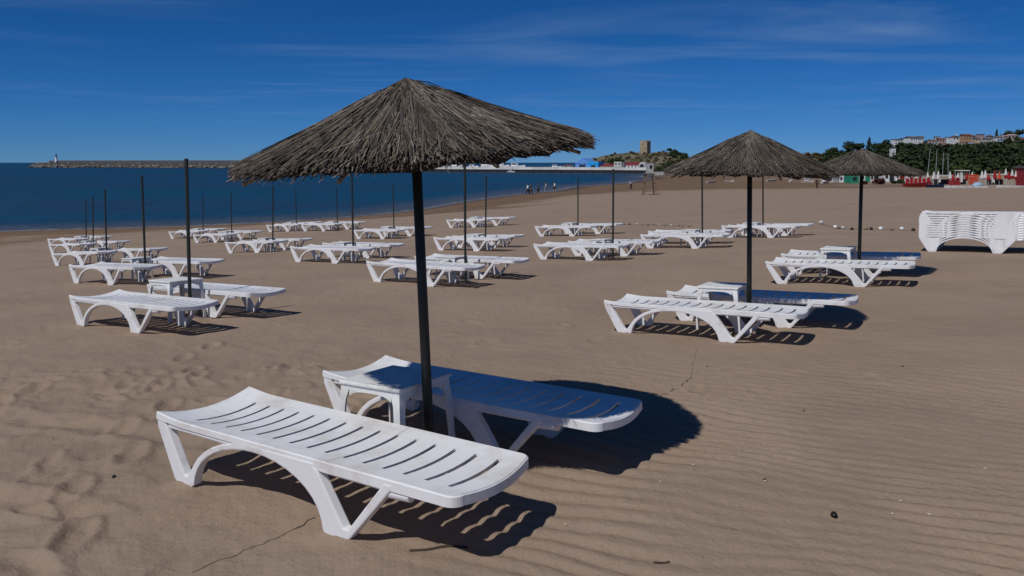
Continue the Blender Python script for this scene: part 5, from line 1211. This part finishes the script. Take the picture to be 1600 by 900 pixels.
def bush(pos, r, label, m, n, seed, leaf=.14):
    t = thing('bush', label, 'bush', pos); g = random.Random(seed); mb = MB()
    for q in range(5): a = g.uniform(0, 6.28); mb.tube([(0, 0, -.1), (.4*r*math.cos(a), .4*r*math.sin(a), r*.8)], .04, 5)
    mb.obj('stem', M['trunk'], t); mb = MB()
    for q in range(7): a = g.uniform(0, 6.28); leaves(mb, (.5*r*math.cos(a), .5*r*math.sin(a), r*g.uniform(.4, .9)), (r*.55, r*.55, r*.45), n//7, g, leaf)
    mb.obj('crown', M[m], t)
bush(back(1374, 150), 1.15, 'dark red bush in front of the white huts', 'darkred', 420, 3)
bush(back(1352, 151), .55, 'small dark red bush left of the large dark red one', 'darkred', 200, 4)
bush(back(1408, 152), .75, 'low dark green bush beside the red fabric row', 'leaf', 260, 5)
bush(back(1397, 152), .55, 'low dark green bush right of the dark red bush', 'leaf', 200, 6)
# upturned and beached boats, pale shapes left of the huts
for u, d, ln, rz, lb in ((1112, 175, 2.6, .5, 'pale beached boat, leftmost in the gap under the second umbrella'), (1140, 180, 2.4, -.9, 'pale beached boat left of the second umbrella\'s pole'), (1206, 178, 2.8, .4, 'pale beached boat right of the second umbrella\'s pole'),
                         (1236, 172, 2.4, 1.1, 'pale beached boat, middle one right of the second umbrella'), (1262, 168, 2.6, -.6, 'pale beached boat near the walking person'), (1290, 160, 2.8, .7, 'pale beached boat nearest the huts')):
    p = back(u, d); boat(u, d, ln, lb, u > 1250, rz, 'offwhite', 0, 'pale boats beached at the back of the beach', p.z+.12)
def parasol(u, d, top_m, fab, tip, label, rz=0.0):
    p = back(u, d); t = thing('closed_parasol', label, 'parasol', p, rz, 'closed parasols at the back of the beach')
    H_ = top_m
    mb = MB(); mb.tube([(0, 0, -.1), (0, 0, H_)], .03, 6); mb.obj('pole', M['offwhite'], t)
    mb = MB(); n = 10; prof = [(.42, .13), (.5, .24), (.62, .20), (.80, .13), (.93, .07), (.99, .02)]
    for z, r_ in prof:
        for q in range(n):
            a = 2*math.pi*q/n; rr = r_*(1+.22*(q % 2)); mb.v.append((rr*math.cos(a), rr*math.sin(a), H_*z))
    for i in range(len(prof)-1):
        mb.cur = 1 if (tip and i >= 2) else 0
        for q in range(n): mb._f((i*n+q, i*n+(q+1) % n, (i+1)*n+(q+1) % n, (i+1)*n+q))
    mb.cur = 0; mb._f(tuple(range(n))[::-1])
    mb.obj('folded_canopy', [M[fab], M[tip or fab]], t)
    mb = MB(); mb.tube([(0, 0, H_*.60), (0, 0, H_*.62)], .23, 8); mb.obj('strap', M[fab], t)
PD = 128
for u, d, h, fb, tp, lb in ((1490, 129, 2.1, 'red', None, 'all red closed parasol leftmost of the reds, before the low dark stall'), (1511, 131, 2.2, 'red', None, 'all red closed parasol under the white framed shade stall'), (1545, 129, 2.0, 'red', None, 'short red closed parasol right of the tall white one'), (1562, 130, 2.3, 'orangered', None, 'orange red closed parasol between the two low dark stalls'), (1577, 131, 2.2, 'red', None, 'all red closed parasol between the two with white tops'), (1588, 124, 2.4, 'red', 'canvas', 'red closed parasol with white top against the red kiosk'), (1418, 136, 2.3, 'canvas', None, 'white closed parasol, leftmost, behind the red fabric row'), (1423.5, 134, 2.35, 'canvas', None, 'white closed parasol second from the left behind the red row'), (1432, 138, 2.5, 'canvas', None, 'broad white closed parasol in the middle of the red row'),
        (1443, 134, 2.4, 'canvas', None, 'white closed parasol right of the middle of the red row'), (1450, 133, 2.4, 'canvas', None, 'white closed parasol at the right end of the red row'), (1459.5, 132, 2.5, 'canvas', None, 'white closed parasol just right of the red row'),
        (1466.5, 131, 2.6, 'canvas', None, 'tall white closed parasol behind the dark blue boat'), (1485, 134, 2.5, 'canvas', None, 'lone white closed parasol left of the pale green tree'), (1497.5, 133, 2.2, 'red', 'canvas', 'red closed parasol with white top left of the white frames'),
        (1519.5, 132, 2.3, 'orangered', 'canvas', 'orange red closed parasol with pale top beside the orange stack'), (1535, 130, 2.5, 'canvas', None, 'broad white closed parasol left of centre among the reds'), (1540, 131, 2.6, 'canvas', None, 'tall white closed parasol behind the pale blue dinghy'),
        (1555, 126, 2.5, 'red', None, 'all red closed parasol right of the pale blue dinghy'), (1572, 128, 2.8, 'red', 'canvas', 'red closed parasol with white top, second from the right'), (1582, 127, 2.6, 'red', 'canvas', 'red closed parasol with white top nearest the red kiosk')):
    parasol(u, d, h, fb, tp, lb)
# red fabric row: low red windbreak panels on a trailer frame
p = back(1434, 128); k = px(128)
t = thing('windbreak', 'row of red fabric windbreak panels left of the dark blue boat', 'windbreak', p, R(-8))
for q in range(6):
    x = (-17+q*6.2)*k; mb = MB(); mb.box(x, x+4.3*k, -.04, .04, .55, 1.45+.12*(q % 2)); mb.obj('panel', M['red'], t)
    mb = MB(); mb.tube([(x, .06, -.1), (x, .06, 1.85)], .03, 5); mb.obj('post', M['offwhite'], t)
mb = MB(); mb.box(-18*k, 20*k, -.5, -.1, .30, .62); mb.obj('bench', M['redpaint'], t)
for q in range(5): mb = MB(); mb.box((-16+q*8)*k, (-16+q*8)*k+.12, -.45, -.15, -.1, .30); mb.obj('leg', M['dark'], t)
p = back(1428, 124); boat(1432, 124, 3.8, 'red beached pedal boat in front of the red fabric row', False, R(-6), 'redpaint', 0, 'red and blue beached craft by the parasols', p.z+.25)
p = back(1462, 122); t = boat(1462, 122, 2.6, 'dark blue covered boat on the sand right of the red row', False, R(-12), 'navy', 0, 'red and blue beached craft by the parasols', p.z+.15)
def dinghy(u, d, label):
    p = back(u, d); t = thing('dinghy', label, 'dinghy', p, R(20)); mb = MB(); mb.blob((0, 0, .25), (.95, .55, .50), 14, 8); mb.obj('hull', M['paleblue'], t, smooth=True)
    mb = MB(); mb.box(-.8, .8, -.03, .03, .72, .80); mb.obj('keel', M['offwhite'], t)
dinghy(1528.5, 116, 'pale blue upturned dinghy among the red parasols')
def stackbox(u, d, w_, h, m, label):
    p = back(u, d); t = thing('cushion_stack', label, 'cushions', p, R(5)); n = 5
    for q in range(n): mb = MB(); mb.box(-w_/2, w_/2, 0, 1.0, .25+(h-.25)*q/n+.01, .25+(h-.25)*(q+1)/n-.03); me = bevelled(mb.mesh('cushion', M[m]), .04, 1); link('cushion', me, t)
    mb = MB(); mb.box(-w_/2-.05, w_/2+.05, -.05, 1.05, -.1, .22); mb.obj('base', M['offwhite'], t)
stackbox(1525, 126, .95, 1.9, 'orangered', 'tall stack of orange red cushions behind the pale blue dinghy')
stackbox(1495, 126, 1.5, 1.0, 'red', 'low stack of red cushions left of the orange stack')
def frame_stall(u, d, w_, h, label):
    p = back(u, d); t = thing('shade_frame', label, 'stall', p, 0)
    for sx_ in (-1, 1):
        for sy_ in (0, 1): mb = MB(); mb.tube([(sx_*w_/2, sy_*1.6, -.1), (sx_*w_/2, sy_*1.6, h)], .04, 5); mb.obj('post', M['offwhite'], t)
    mb = MB(); mb.box(-w_/2-.1, w_/2+.1, -.1, 1.7, h, h+.14); mb.obj('roof', M['canvas'], t)
    mb = MB(); mb.box(-w_/2, w_/2, .9, 1.5, 0, .9); mb.obj('counter', M['dark'], t)
    mb = MB(); mb.box(-w_/2, -w_/2+.5, .1, .16, .4, h-.1); mb.obj('side_sheet', M['canvas'], t)
frame_stall(1508, 140, 1.6, 2.4, 'white framed shade stall left of the orange cushion stack')
frame_stall(1478, 142, 2.6, 1.5, 'low dark stall behind the lone white parasol')
frame_stall(1562, 134, 2.4, 1.7, 'low dark stall between the red parasols')
# beached catamaran masts
for q, (u, top, lean) in enumerate(((1449, 232, .07), (1462, 234, .03), (1473, 238, .02), (1482, 240, -.02))):
    d = 150; p = back(u, d); t = thing('beach_catamaran', ('beached catamaran with the tallest leaning mast, leftmost', 'beached catamaran with the second mast from the left', 'beached catamaran with the third mast from the left', 'beached catamaran with the rightmost short mast')[q], 'catamaran', p, R(80), 'masted catamarans behind the parasols')
    hm = (at(u, top, d).z-p.z)
    for s in (-1, 1):
        mb = MB(); mb.tube([(-2.0, s*.9, .25), (-1.2, s*.9, .22), (1.0, s*.9, .22), (2.0, s*.9, .35)], [.10, .2, .2, .05], 6); mb.obj('hull', M['offwhite'], t)
    mb = MB(); mb.box(-.9, .9, -.85, .85, .42, .47); mb.obj('deck', M['navy'], t)
    mb = MB(); mb.tube([(0, 0, .47), (0, -lean*hm, hm)], [.055, .04], 6); mb.obj('mast', M['greywall'], t)
# pale wall where the quay meets the sand
a, b = at(1019, 274, 318), at(1068, 275, 318); a.z = b.z = sand_z(b.x, b.y)
t = thing('kerb_wall', 'low whitish wall at the foot of the scrub slope, right of the quay kiosk', 'wall', a, math.atan2(b.y-a.y, b.x-a.x))
for q in range(7): mb = MB(); mb.box(q*1.8+.03, q*1.8+1.77, 0, .5, -1.5, .75+.1*(q % 3)); link('block', bevelled(mb.mesh('block', M['offwhite']), .04, 1), t)
# low white kerb walls along the back of the sand
for (u0, u1, d, lb) in ((1476, 1545, 112, 'long pale kerb on the sand before the parasols'), (1557, 1640, 110, 'pale kerb on the sand before the red kiosk')):
    a, b = back(u0, d), back(u1, d-2); t = thing('kerb_wall', lb, 'kerb', a, math.atan2(b.y-a.y, b.x-a.x)); ln = (b-a).length
    n = 6
    for q in range(n): mb = MB(); mb.box(ln*q/n+.02, ln*(q+1)/n-.02, 0, .3, -.3, .32); me = bevelled(mb.mesh('block', M['offwhite']), .02, 1); link('block', me, t)
p = back(1630, 120); k = px(120)
t = house(p, 40*k, 4, 2.7, 'redpaint', 'slate', 'red kiosk with white emblem panels cut by the right edge', R(-6), .35, 'flat', 0, 1, 'kiosk', 'kiosk')
for x in (-15.5, -8.5, -1.5, 5): mb = MB(); mb.box((x-1.6)*k, (x+1.6)*k, -.07, .03, .6, 1.9); mb.obj('panel', M['canvas'], t)
